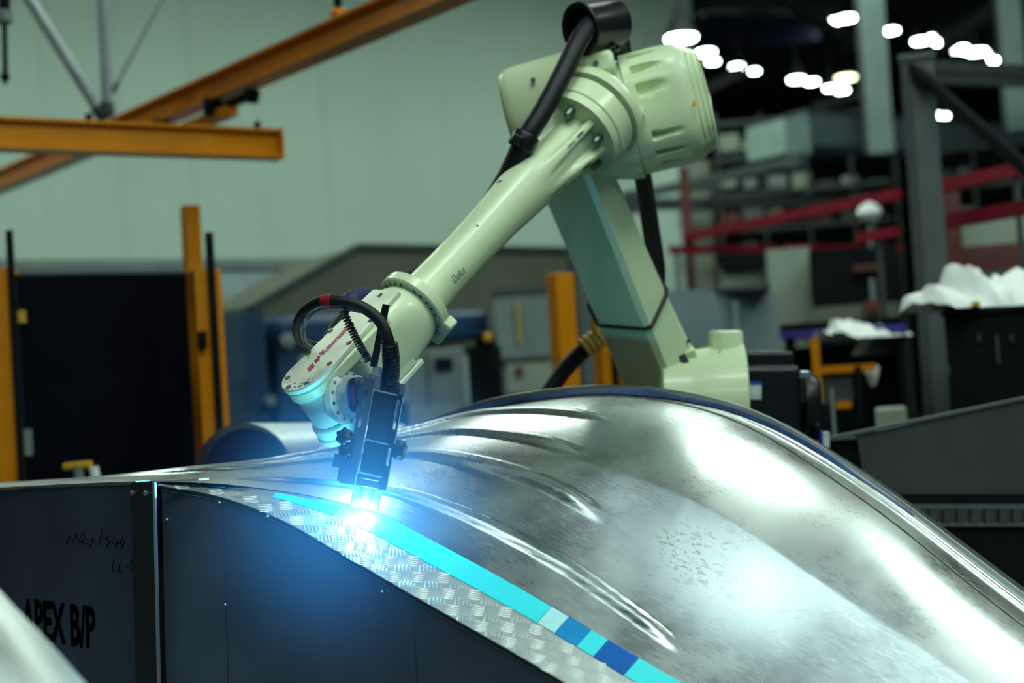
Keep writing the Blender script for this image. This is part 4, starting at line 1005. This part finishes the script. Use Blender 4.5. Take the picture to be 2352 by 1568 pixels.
# posts lean in the picture through the camera roll only; x given at mid height
t, q = post('yellow guard post at the left edge with black edge strip', -28, 22, 615, 6.2, strips=((12, 26, 530),))
t, q = post('second yellow guard post tucked behind the left edge post', 24, 40, 615, 6.5)
t, q = post('tall yellow post rising above the curtain', 424, 460, 470, 7.3)
t, q = post('yellow guard post in front of the tall post with black edge strip', 446, 508, 618, 6.3, strips=((470, 484, 535),))
slab('switch_box', 462, 476, 760, 800, at(470, 800, 6.25), DA, 0.05, M_BLACKMAT, t)
gd_ = thing('floor_tool', 'small yellow and white tool behind the panel edge', 'tool', at(190, 1098, 5.6) - UP * 0.0)
p = at(180, 1085, 5.6); zf = p.z
MB().bar(at(145, 1072, 5.6), at(212, 1066, 5.6), 0.03, 0.03).build('tool_handle', M_WARN, gd_, bevel=0.008)
MB().cyl(at(180, 1070, 5.6), at(182, 1110, 5.6), 0.02, n=10).build('tool_neck', M_GREY, gd_)
MB().cyl(at(214, 1072, 5.6), at(222, 1110, 5.6), 0.02, n=10).build('tool_neck', M_WHITE, gd_)
MB().cyl(V((p.x, p.y, 0)), at(182, 1108, 5.6), 0.05, n=12).build('tool_stand', M_BLACKMAT, gd_)

# curved aluminium shell standing behind the torch
sh_ = thing('aluminium_shell', 'rolled aluminium shell with dark opening behind the torch', 'metal shell', V((at(650, 1040, 5.2).x, at(650, 1040, 5.2).y, 0.0)))
c0 = at(560, 1085, 5.0); c1 = at(900, 1035, 6.2); ax = (c1 - c0).normalized()
sx = ax.cross(UP).normalized()
rows = []
for i in range(41):
    t = i / 40; c = c0.lerp(c1, t); r = 0.175 * (1 - 0.3 * t); row = []
    for k in range(25):
        a = math.pi * (k / 24); row.append(c + sx * math.cos(a) * r * -1.1 + UP * (math.sin(a) * r))
    rows.append(row)
mb = MB(); mb.loft(rows, closed=False); mb.build('shell_skin', M_ALU2, sh_, smooth=60)
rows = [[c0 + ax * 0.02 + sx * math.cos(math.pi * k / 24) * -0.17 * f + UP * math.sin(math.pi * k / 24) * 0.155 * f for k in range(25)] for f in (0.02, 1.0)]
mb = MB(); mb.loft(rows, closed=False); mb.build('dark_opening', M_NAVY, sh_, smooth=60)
for e in (0.1, 0.85):
    c = c0.lerp(c1, e); MB().box(V((c.x, c.y, c.z / 2)), ax, sx, UP, 0.06, 0.34, c.z).build('cradle', M_GREYD, sh_, smooth=0)

# ================================================================= MACHINES BEHIND THE ROBOT
QH = at(950, 640, 10.6)
hood = thing('machine_hood', 'large olive grey machine enclosure with sloping roof behind the robot', 'enclosure', base_of(590, 1330, QH))
npl = V((-DA.y, DA.x, 0))
hp_ = [onplane(*p, QH, npl) for p in ((578, 700), (822, 566), (1316, 574), (1330, 722), (1330, 800), (578, 800))]
MB().prism(hp_, npl, 1.2).build('hood_shell', M_OLIVE, hood, smooth=0)
hp_ = [onplane(*p, QH, npl) - npl * 0.04 for p in ((570, 702), (820, 560), (1320, 568), (1320, 580), (824, 573), (578, 712))]
MB().prism(hp_, npl, 0.1).build('roof_edge', M_GREYD, hood, smooth=0)
for x0, x1 in ((596, 640), (1290, 1330)): slab('hood_leg', x0, x1, 790, None, QH, DA, 0.3, M_OLIVE, hood, off=0.2)
QB = at(800, 800, 9.6)
bl = thing('press_brake', 'dark blue press machine standing under the olive hood', 'machine', base_of(556, 1130, QB))
slab('left_column', 556, 606, 716, None, QB, DA, 0.8, M_BLUE, bl)
slab('upper_beam', 640, 1128, 718, 790, QB, DA, 0.5, M_BLUE, bl, bevel=0.05)
slab('left_body', 600, 700, 760, 940, QB, DA, 0.7, M_BLACKMAT, bl, off=0.15)
slab('lower_bed', 640, 1000, 930, None, QB, DA, 0.6, M_BLUE, bl)
slab('side_frame', 640, 690, 735, None, QB, DA, 0.6, M_BLUE, bl, off=0.05)
slab('handrail', 490, 560, 880, 892, QB, DA, 0.05, M_BLUE, bl)
MB().lathe(onplane(652, 785, QB, npl) - npl * 0.05, -npl, [(0, .05), (.04, .05), (.05, .03)], 14).build('gauge', M_GREY, bl)
MB().lathe(onplane(612, 920, QB, npl) - npl * 0.05, -npl, [(0, .035), (.04, .035)], 12).build('button', M_GREY, bl)
QC = at(1010, 900, 9.0)
gc_ = thing('control_cabinet', 'pale grey control cabinet with small dark windows left of the robot hose', 'cabinet', base_of(935, 1060, QC))
slab('cabinet_body', 930, 1065, 802, None, QC, facing(QC), 0.5, M_GREY, gc_, bevel=0.01)
slab('dark_window', 1000, 1040, 822, 850, QC, facing(QC), 0.03, M_BLACKMAT, gc_, off=-0.02)
slab('door_seam', 985, 988, 805, 1010, QC, facing(QC), 0.02, M_GREYD, gc_, off=-0.015)
slab('drawer', 940, 1055, 930, 990, QC, facing(QC), 0.03, M_CREAM, gc_, off=-0.025)
QD = at(1100, 850, 8.2)
bm_ = thing('black_machine', 'black tool machine with yellow cap between the grey cabinets', 'machine', base_of(1070, 1170, QD))
slab('machine_column', 1072, 1150, 790, None, QD, facing(QD), 0.3, M_BLACKMAT, bm_, bevel=0.03)
slab('machine_head', 1090, 1140, 760, 800, QD, facing(QD), 0.2, M_BLACKMAT, bm_, bevel=0.02)
slab('yellow_cap', 1110, 1132, 764, 788, QD, facing(QD), 0.1, M_WARN, bm_, off=-0.06, bevel=0.02)
slab('machine_foot', 1060, 1170, 930, None, QD, facing(QD), 0.5, M_BLACKMAT, bm_, bevel=0.03)
QG = at(1215, 760, 9.8)
gc_ = thing('grey_cabinet', 'tall grey cabinet with yellowish cable behind the yellow post', 'cabinet', base_of(1132, 1290, QG))
slab('cabinet_body', 1132, 1292, 664, None, QG, facing(QG), 0.6, M_GREY, gc_, bevel=0.02)
slab('dark_top', 1130, 1290, 660, 676, QG, facing(QG), 0.62, M_GREYD, gc_, off=-0.01)
slab('yellow_cable', 1188, 1194, 690, 790, QG, facing(QG), 0.03, M_WARN, gc_, off=-0.03)
slab('shelf_line', 1132, 1290, 818, 832, QG, facing(QG), 0.05, M_GREYD, gc_, off=-0.04)
slab('white_front', 1166, 1285, 832, 900, QG, facing(QG), 0.04, M_CREAM, gc_, off=-0.035)
slab('red_badge', 1183, 1202, 842, 862, QG, facing(QG), 0.02, M_RUST, gc_, off=-0.06)
slab('blue_plinth', 1130, 1290, 905, 930, QG, facing(QG), 0.05, M_NAVY, gc_, off=-0.04)
t, q = post('yellow guard post behind the rear hose', 1276, 1318, 626, 7.4)
t, q = post('short yellow post half hidden by the upper arm', 1378, 1418, 700, 6.9, strips=((1396, 1404, 712),))
t, q = post('blue grey steel column beside the upper arm', 1322, 1366, 560, 7.8, m=M_STEELCOL)
t, q = post('low yellow post beside the robot shoulder', 1436, 1462, 848, 6.6)

# ================================================================= RIGHT SIDE OF THE HALL
QP = at(1500, 500, 15.5)
pw_ = thing('partition_wall', 'pale green partition strip behind the dangling rear hose', 'partition', base_of(1425, 1640, QP))
slab('left_panel', 1400, 1552, 300, None, QP, facing(QP), 0.1, M_WALL, pw_)
slab('right_panel', 1572, 1642, 360, 690, QP, facing(QP), 0.1, M_CREAM, pw_, off=0.3)
for y in (430, 475, 568): slab('cross_rail', 1560, 1650, y, y + 14, QP, facing(QP), 0.08, M_GREYD, pw_, off=-0.2)
QR = at(1800, 520, 11.0)
rp_ = thing('rust_post', 'thin rusty red upright beside the pale partition', 'post', base_of(1556, 1582, at(1568, 500, 12.0)))
slab('upright', 1558, 1582, 385, None, at(1568, 500, 12.0), facing(at(1568, 500, 12.0)), 0.1, M_RUST, rp_)
slab('foot_plate', 1548, 1592, 1030, None, at(1568, 500, 12.0), facing(at(1568, 500, 12.0)), 0.2, M_RUST, rp_) if False else None
def rail(name, label, a, b, h, m, d0, cat='rail', wd=None, same_z=True, feet=()):
    p0 = at(a[0], a[1], d0); p1 = atz(b[0], b[1], p0.z) if same_z else at(b[0], b[1], same_z if False else d0)
    t = thing(name, label, cat, (p0 + p1) / 2)
    MB().bar(p0, p1, wd or h, h).build('rail_bar', m, t, smooth=0)
    for e in feet:
        p = p0.lerp(p1, e); MB().bar(V((p.x, p.y, 0)), p - UP * h * 0.5, 0.03, 0.03, V((0, 1, 0))).build('upright', M_GREYD, t, smooth=0)
        MB().box(V((p.x, p.y, 0.01)), FX, V((0, 1, 0)), UP, 0.2, 0.2, 0.02).build('foot_plate', M_GREYD, t, smooth=0)
    return t
rail('red_rail', 'long red rail sloping up towards the grey front column', (1575, 545), (2062, 446), 0.075, M_RED, 12.0, feet=(0.0, 0.9))
rail('red_rail', 'short bright red rail high at the right edge', (2128, 436), (2345, 388), 0.075, M_RED, 8.6, feet=(0.05, 0.95))
rail('red_rail', 'red rail crossing low at the right edge', (2130, 517), (2400, 468), 0.075, M_RED, 8.0, feet=(0.05, 0.95))
rail('red_rail', 'thin dark red rail level with the partition', (1540, 574), (1785, 572), 0.06, M_RED, 11.5, feet=(0.05, 0.95))
rail('red_rail', 'dark red rail in front of the black machine bay', (1808, 574), (2062, 572), 0.075, M_RED, 10.5, feet=(0.05, 0.95))
rail('red_rail', 'short red rail end next to the grey front column', (1975, 545), (2062, 532), 0.06, M_RED, 9.0, feet=(0.5,))
# grey crane girder with light end
QK = at(1900, 310, 12.8)
gk = thing('crane_girder', 'long blue grey crane girder with pale square end', 'girder', onplane(1830, 345, QK, npl))
slab('girder_end', 1800, 1858, 274, 352, QK, DA, 0.5, mat('girder_end_paint', (0.30, 0.46, 0.40), 0.5), gk, off=-0.02)
slab('girder_body', 1856, 2420, 280, 346, QK, DA, 0.4, mat('girder_paint', (0.10, 0.15, 0.17), 0.5), gk)
slab('girder_rail', 1856, 2420, 268, 281, QK, DA, 0.3, M_GREYD, gk)
def column(label, x0, x1, y, d, m, feet=True):
    q = at((x0 + x1) / 2, 700, d); t = thing('steel_column', label, 'column', base_of(x0, x1, q))
    wd = (x1 - x0) / FPX * d
    slab('flange', x0, x0 + (x1 - x0) * 0.30, y, None, q, facing(q), wd * 1.0, M_GREYD, t)
    slab('web', x0 + (x1 - x0) * 0.30, x1, y, None, q, facing(q), wd * 0.9, m, t, off=wd * 0.06)
    slab('top_plate', x0 - 4, x1 + 4, y - 8, y + 4, q, facing(q), wd * 1.1, m, t, off=-wd * 0.05)
    return t, q
t, q = column('grey steel front column with dark left flange', 2066, 2144, 130, 7.6, M_STEELCOL)
slab('cross_arm', 2050, 2180, 742, 752, q, facing(q), 0.05, M_BLACKMAT, t, off=-0.04) if False else None
def column2(label, x0, x1, y, d, m, y1=None):
    q = at((x0 + x1) / 2, 300, d); t = thing('steel_column', label, 'column', base_of(x0, x1, q, y=300) + UP * onplane((x0 + x1) / 2, y1, q, facing(q).cross(UP)).z); wd = (x1 - x0) / FPX * d
    slab('shaft', x0, x1, y, y1, q, facing(q), wd, m, t)
    slab('side_flange', x0 - (x1 - x0) * 0.18, x0, y, y1, q, facing(q), wd * 1.1, M_GREYD, t)
column2('pale green column rising out of view left of the front column', 1976, 2034, -250, 12.6, M_LIGHTCOL, 352)
column2('pale green column at the far right edge', 2294, 2346, -250, 12.6, M_LIGHTCOL, 300)
# braces and roof members
def brace(name, label, a, b, r, m, cat='brace'):
    a = at(*a); b = at(*b); t = thing(name, label, cat, b if b.z < a.z else a)
    MB().bar(a, b, r * 2, r * 2).build('brace_bar', m, t, smooth=0)
    for p, q_ in ((a, b), (b, a)): MB().box(p, (q_ - p).normalized(), (q_ - p).cross(UP).normalized(), UP, 0.16, r * 2.6, r * 3).build('end_cleat', m, t, smooth=0)
brace('diagonal_brace', 'dark diagonal brace running down right from the front column', (2115, 175, 7.6), (2400, 425, 6.9), 0.028, M_BLACKMAT)
brace('roof_brace', 'tan roof brace at the top left of the lamps', (1790, -10, 20), (1950, 95, 22), 0.085, M_OLIVE)
brace('roof_brace', 'tan roof brace beside the far right column', (2180, 92, 20), (2300, 12, 19), 0.085, M_CREAM)
brace('roof_brace', 'tan roof brace behind the motor cover', (1618, 205, 20), (1690, 168, 21), 0.06, M_OLIVE)
brace('roof_brace', 'faint tan roof brace below the lower lamps', (1880, 245, 24), (1985, 215, 24), 0.05, M_OLIVE)
brace('cross_beam', 'grey beam spanning right from the front column top', (2110, 152, 8.4), (2420, 168, 9.4), 0.035, M_GREYD, 'beam')
brace('cross_beam', 'dark beam level with the far right column', (2100, 182, 12), (2420, 190, 12), 0.04, M_GREYD, 'beam')
brace('cross_beam', 'dark roof beam crossing behind the high lamps', (1612, 8, 22), (1980, 22, 24), 0.11, M_STEELCOL, 'beam')
QN_ = at(1750, 60, 26)
hb = thing('skylight_board', 'dark blue skylight shown as a navy board high behind the motor cover', 'board', onplane(1750, 100, QN_, V((0, 1, 0))))
slab('board_sheet', 1618, 1880, 14, 100, QN_, FX, 0.1, M_NAVY, hb)  # navy board stands in for a skylight; its hanging rods are made up
for px in (1640, 1860):
    p = onplane(px, 20, QN_, V((0, 1, 0))); MB().cyl(p + V((0, .05, -0.1)), V((p.x, p.y + .05, 9.02)), 0.02, n=6).build('hanging_rod', M_GREYD, hb)
# dark storage racks
rng = random.Random(3)
def rack(label, x0, x1, y, d, rows_, cols_, seed):
    r = random.Random(seed); q = at((x0 + x1) / 2, 600, d); t = thing('storage_rack', label, 'rack', base_of(x0, x1, q, y=600))
    for i in range(cols_ + 1):
        x = x0 + (x1 - x0) * i / cols_; slab('upright', x - 3, x + 3, y, None, q, facing(q), 0.8, M_GREYD, t)
    pl, pr, zb, zt, n = slab_pts(x0, x1, y, None, q, DA)
    for k in range(rows_ + 1):
        yy = y + (880 - y) * k / (rows_ + 0.4); slab('shelf', x0, x1, yy, yy + 9, q, facing(q), 0.8, M_GREYD, t, off=0.01)
    return t, q
cols_bg = [M_GREYD, M_BLACKMAT, M_STEELCOL, M_OLIVE, M_RUST, M_GREY, M_BLACKMAT, M_CREAM, M_GREYD]
names_bg = ['dark grey', 'black', 'slate grey', 'olive', 'rusty red', 'pale grey', 'matt black', 'cream', 'charcoal']
def crates(q, x0, x1, y, count, seed, where):
    r = random.Random(seed); x = x0
    for i in range(count):
        wdt = (x1 - x0) / count; k = r.randrange(len(cols_bg)); hh = r.uniform(18, 44)
        o = slab('storage_crate', x + 2, x + wdt * r.uniform(.6, .95), y - hh, y, q, facing(q), 0.5, cols_bg[k], off=0.08, bevel=0.01)
        tag(o, '%s crate on the %s, number %s from its left end' % (names_bg[k], where, ('one', 'two', 'three', 'four', 'five', 'six', 'seven', 'eight', 'nine')[i]), 'crate', 'crates on the dark racks'); x += wdt
t, q = rack('tall dark storage rack behind the long red rail', 1640, 2050, 262, 15.0, 7, 4, 1)
for k, w_ in ((1, 'rack top shelf'), (2, 'rack second shelf'), (3, 'rack third shelf'), (4, 'rack fourth shelf'), (5, 'rack fifth shelf')):
    yy = 262 + (880 - 262) * k / 7.4; crates(q, 1646, 2046, yy, 7, 10 + k, w_)
t, q = rack('dark storage rack beyond the front column', 2140, 2420, 330, 13.0, 6, 3, 2)
for k, w_ in ((1, 'right rack top shelf'), (2, 'right rack second shelf'), (3, 'right rack third shelf')):
    yy = 330 + (880 - 330) * k / 6.4; crates(q, 2146, 2400, yy, 5, 30 + k, w_)
brace('walkway_rail', 'grey handrail sloping up right above the red rail', (1450, 452, 14.0), (1830, 368, 12.0), 0.04, M_STEELCOL, 'rail')
brace('walkway_rail', 'dark level handrail behind the dangling hose', (1456, 470, 12.6), (1990, 462, 14.2), 0.05, M_GREYD, 'rail')
# grey rounded cabinet behind the shoulder
QV = at(1650, 750, 8.6)
gv = thing('grey_enclosure', 'blue grey rounded steel enclosure behind the robot shoulder', 'enclosure', base_of(1500, 1785, QV))
pl, pr, zb, zt, n = slab_pts(1500, 1785, 664, None, QV, DA); 
poly = []
for (cx, a0) in ((pr, 0), (pl, 90)):
    for k in range(9):
        a = math.radians(a0 + 90 * k / 8); R_ = 0.09
        base_ = V((cx.x, cx.y, zt - R_)) + DA * (-R_ if cx is pr else R_)
        poly.append(base_ + DA * math.cos(a) * R_ + UP * math.sin(a) * R_)
poly = [V((pr.x, pr.y, 0))] + poly + [V((pl.x, pl.y, 0))]
MB().prism(poly, npl, 0.5).build('shell', mat('enclosure_paint', (0.17, 0.245, 0.25), 0.45, var=0.08), gv, smooth=40)
slab('top_trim', 1520, 1770, 660, 670, QV, facing(QV), 0.52, M_GREYD, gv, off=-0.01)
slab('panel_edge', 1690, 1696, 690, 830, QV, facing(QV), 0.02, mat('panel_edge_paint', (0.26, 0.36, 0.36), 0.4), gv, off=-0.015)
QX = at(1700, 640, 10.2)
cb = thing('cream_booth', 'cream coloured booth wall beside the black machine bay', 'booth', base_of(1650, 1860, QX))
slab('booth_front', 1650, 1762, 612, None, QX, facing(QX), 0.2, M_CREAM, cb, off=0.2)
slab('booth_side', 1760, 1860, 570, None, QX, facing(QX), 0.5, M_CREAM, cb)
slab('dark_sill', 1655, 1756, 580, 614, QX, facing(QX), 0.2, M_BLACKMAT, cb, off=0.1)
QY = at(1960, 650, 9.6)
bb_ = thing('machine_bay', 'black machine bay with rusty fittings beside the front column', 'machine', base_of(1862, 2070, QY))
slab('bay_body', 1862, 2066, 566, 726, QY, facing(QY), 0.5, M_BLACKMAT, bb_)
slab('bay_base', 1862, 2068, 700, 745, QY, facing(QY), 0.5, M_OLIVE, bb_, off=-0.03)
slab('rust_block', 1985, 2020, 690, 718, QY, facing(QY), 0.1, M_RUST, bb_, off=-0.08)
slab('rust_bar', 1960, 2030, 608, 622, QY, facing(QY), 0.1, M_RUST, bb_, off=-0.06)
MB().lathe(onplane(1998, 508, QY, npl), UP, [(0, .05), (.05, .09), (.10, .07), (.13, .02)], 12).build('white_lamp', M_WHITE, bb_)
slab('lamp_stem', 1994, 2002, 520, 570, QY, facing(QY), 0.03, M_GREY, bb_)
slab('white_pipe', 1998, 2010, 640, 690, QY, facing(QY), 0.04, M_GREY, bb_, off=-0.05)
slab('bay_legs', 1862, 2068, 745, None, QY, facing(QY), 0.4, M_BLACKMAT, bb_)
# work bench with blue bar, cloth, orange frame
QZ = at(1940, 800, 7.6)
wb = thing('work_bench', 'low work bench with blue edge behind the shoulder motor', 'bench', base_of(1800, 2080, QZ))
slab('bench_top', 1790, 2085, 752, 768, QZ, facing(QZ), 0.6, M_BLUEBAR, wb)
slab('bench_back', 1780, 2085, 728, 752, QZ, facing(QZ), 0.05, M_BLACKMAT, wb, off=0.6)
for x in (1800, 2060): slab('bench_leg', x, x + 18, 768, None, QZ, facing(QZ), 0.5, M_BLACKMAT, wb, off=0.05)
slab('bench_panel', 1800, 2080, 790, None, QZ, facing(QZ), 0.04, M_BLACKMAT, wb, off=0.4)
def cloth(name, label, x0, x1, y0, y1, d, peaks, seed, m=M_WHITE, cat='cloth'):
    q = at((x0 + x1) / 2, (y0 + y1) / 2, d); pl, pr, zb, zt, n = slab_pts(x0, x1, y0, y1, q, DA); rows = []
    L_ = (pr - pl).to_2d().length
    for i in range(49):
        t = i / 48; base_ = V((pl.x, pl.y, zb)) + DA * L_ * t; row = []
        hgt = (zt - zb) * peaks(t)
        for j in range(17):
            s = j / 16; prof = math.sin(math.pi * min(1, s * 1.02)) ** 0.6
            f = 0.06 * mnoise.noise(V((t * 9, s * 3, seed))) + 0.045 * mnoise.noise(V((t * 22, s * 5, seed + 9)))
            row.append(base_ + npl * (0.34 * (s - 0.15) + f * 0.5) + UP * (max(0.004, hgt * prof + f * prof)))
        rows.append(row)
    mb = MB(); mb.loft(rows, closed=False); o = mb.build(name, m, smooth=60); tag(o, label, cat); return o
cloth('bench_cloth', 'crumpled white cloth draped on the blue edged bench', 1948, 2080, 745, 775, 7.5, lambda t: 0.7 + 0.25 * math.sin(t * 5), 1)
hg = thing('hanging_paper', 'pale sheet hanging down from the bench edge', 'sheet', onplane(1990, 815, QZ, npl))
MB().prism([onplane(*p, QZ, npl) - npl * 0.05 for p in ((1965, 775), (2050, 772), (2038, 812), (1948, 818))], npl, 0.01).build('sheet_body', M_GREY, hg, smooth=0)
MB().prism([onplane(*p, QZ, npl) - npl * 0.07 for p in ((1960, 772), (1990, 772), (1962, 812), (1938, 816))], npl, 0.01).build('sheet_fold', M_WHITE, hg, smooth=0)
of = thing('orange_frame', 'orange steel frame stand behind the shoulder motor', 'frame', base_of(1865, 2000, at(1930, 850, 7.0)))
Qo = at(1930, 850, 7.0)
slab('frame_upright', 1862, 1880, 776, None, Qo, facing(Qo), 0.06, M_YELLOW, of)
slab('frame_upright', 1962, 1978, 840, None, Qo, facing(Qo), 0.06, M_BLACKMAT, of)
slab('frame_rail', 1878, 2012, 838, 854, Qo, facing(Qo), 0.06, M_YELLOW, of, off=0.01)
slab('frame_rail', 1920, 1956, 922, 938, Qo, facing(Qo), 0.06, M_YELLOW, of, off=0.01)
slab('frame_plate', 1884, 1960, 854, 925, Qo, facing(Qo), 0.03, M_GREYD, of, off=0.05)
fl2 = thing('white_funnel', 'small white funnel hanging beside the orange frame', 'funnel', onplane(2005, 885, Qo, npl))
MB().lathe(onplane(2005, 886, Qo, npl), UP, [(0, .012), (.05, .03), (.09, .036), (.10, .034)], 14).build('funnel_cone', M_WHITE, fl2)
MB().cyl(onplane(2005, 848, Qo, npl), onplane(2005, 840, Qo, npl), 0.008, n=6).build('funnel_hanger', M_BLACKMAT, fl2)
o = slab('beige_box', 2010, 2082, 938, None, at(2046, 950, 6.6), facing(at(2046, 950, 6.6)), 0.3, M_CREAM, bevel=0.01); tag(o, 'beige box standing left of the front column foot', 'box')
o = slab('thin_pipe', 1906, 1914, 892, None, at(1910, 950, 6.0), facing(at(1910, 950, 6.0)), 0.02, M_GREY); tag(o, 'thin grey upright pipe beside the shoulder motor', 'pipe')
# big black bin with white cloth heap
QQ = at(2270, 830, 6.3)
bn_ = thing('black_bin', 'large black bin under the white cloth heap', 'bin', base_of(2166, 2420, QQ))
slab('bin_body', 2166, 2440, 708, None, QQ, facing(QQ), 0.9, M_BLACKMAT, bn_, bevel=0.03)
slab('bin_rim', 2160, 2440, 704, 716, QQ, facing(QQ), 0.95, M_BLACKMAT, bn_, off=-0.02)
for x, y0, y1 in ((2245, 765, 785), (2288, 770, 835), (2320, 768, 785), (2175, 840, 860)): slab('metal_clip', x, x + 7, y0, y1, QQ, facing(QQ), 0.02, M_GREYD, bn_, off=-0.02)
def heap(t): return max(0.12, 0.28 + 0.72 * math.exp(-((t - 0.32) / 0.055) ** 2) + 0.35 * math.exp(-((t - .72) / .22) ** 2) + 0.15 * math.sin(t * 17)) if t > 0.02 else 0.15
cloth('cloth_heap', 'white cloth heap with a peak lying on the black bin', 2172, 2440, 585, 706, 6.45, heap, 5)
o = slab('yellow_block', 2232, 2252, 690, 705, at(2240, 700, 6.2), facing(at(2240, 700, 6.2)), 0.08, M_WARN, bevel=0.01); tag(o, 'small yellow block in front of the white cloth heap', 'block')
# rust red gantry behind the bin
QRr = at(2250, 560, 9.0)
rg = thing('rust_gantry', 'rusty red gantry frame behind the white cloth heap', 'gantry', base_of(2160, 2420, QRr))
slab('gantry_post', 2166, 2202, 432, None, QRr, facing(QRr), 0.15, M_RUST, rg)
slab('gantry_beam', 2140, 2440, 560, 620, QRr, facing(QRr), 0.15, M_RUST, rg, off=0.02)
slab('gantry_shelf', 2140, 2440, 622, 645, QRr, facing(QRr), 0.3, M_STEELCOL, rg, off=-0.02)
slab('back_sheet', 2200, 2440, 490, 560, QRr, facing(QRr), 0.05, M_CREAM, rg, off=0.2)
# right tilted grey sheet wagon
QT = at(2150, 1050, 4.8)
nT = V((0.10, 1, 0)).normalized()
sw = thing('sheet_wagon', 'sloping grey steel sheet on a dark slotted frame at right', 'sheet stack', V((QT.x, QT.y, 0)))
pp = [onplane(*p, QT, nT) for p in ((1968, 1001), (2440, 897), (2440, 1134), (1990, 1134))]
MB().prism(pp, nT, 0.012).build('steel_sheet', mat('right_sheet_steel', (0.10, 0.115, 0.115), 0.42, 0.7, var=0.15, scale=3), sw, smooth=0)
pp = [onplane(*p, QT, nT) - nT * 0.01 for p in ((1908, 1002), (2440, 893), (2440, 899), (1908, 1010))]
MB().prism(pp, nT, 0.03).build('sheet_edge', M_STEELCOL, sw, smooth=0)
for y0, y1, m in ((1134, 1142, M_BLACKMAT), (1142, 1156, M_BLACKMAT), (1156, 1168, M_STEELCOL), (1202, 1208, M_STEELCOL)):
    pp = [onplane(*p, QT, nT) - nT * 0.012 for p in ((1960, y1), (2440, y1), (2440, y0), (1960, y0))]
    MB().prism(pp, nT, 0.05).build('frame_rail', m, sw, smooth=0)
for k in range(13):
    x = 2070 + k * 32
    pp = [onplane(*p, QT, nT) - nT * 0.01 for p in ((x, 1202), (x + 18, 1202), (x + 18, 1168), (x, 1168))]
    MB().prism(pp, nT, 0.04).build('slot_divider', M_GREYD, sw, smooth=0)
p0 = onplane(1960, 1210, QT, nT); p1 = onplane(2440, 1210, QT, nT)
MB().hexa([V((p0.x, p0.y, 0)), V((p1.x, p1.y, 0)), V((p1.x, p1.y, 0)) + nT * .5, V((p0.x, p0.y, 0)) + nT * .5], [p0, p1, V((p1.x, p1.y, p0.z)) + nT * .5, V((p0.x, p0.y, p0.z)) + nT * .5]).build('frame_body', M_BLACKMAT, sw, smooth=0)
p0 = onplane(1910, 1012, QT, nT)
MB().prism([onplane(*p, QT, nT) + nT * 0.02 for p in ((1908, 1012), (1985, 1008), (1990, 1210), (1908, 1210))], nT, 0.3).build('dark_end', M_BLACKMAT, sw, smooth=0)
mbox('white_bracket', 1890, 1906, 992, 1028, 4.7, 0.03, M_LABELW, robot, 0.002)
mbox('blue_bracket', 1885, 1891, 990, 1022, 4.7, 0.03, M_LABELB, robot, 0.002)
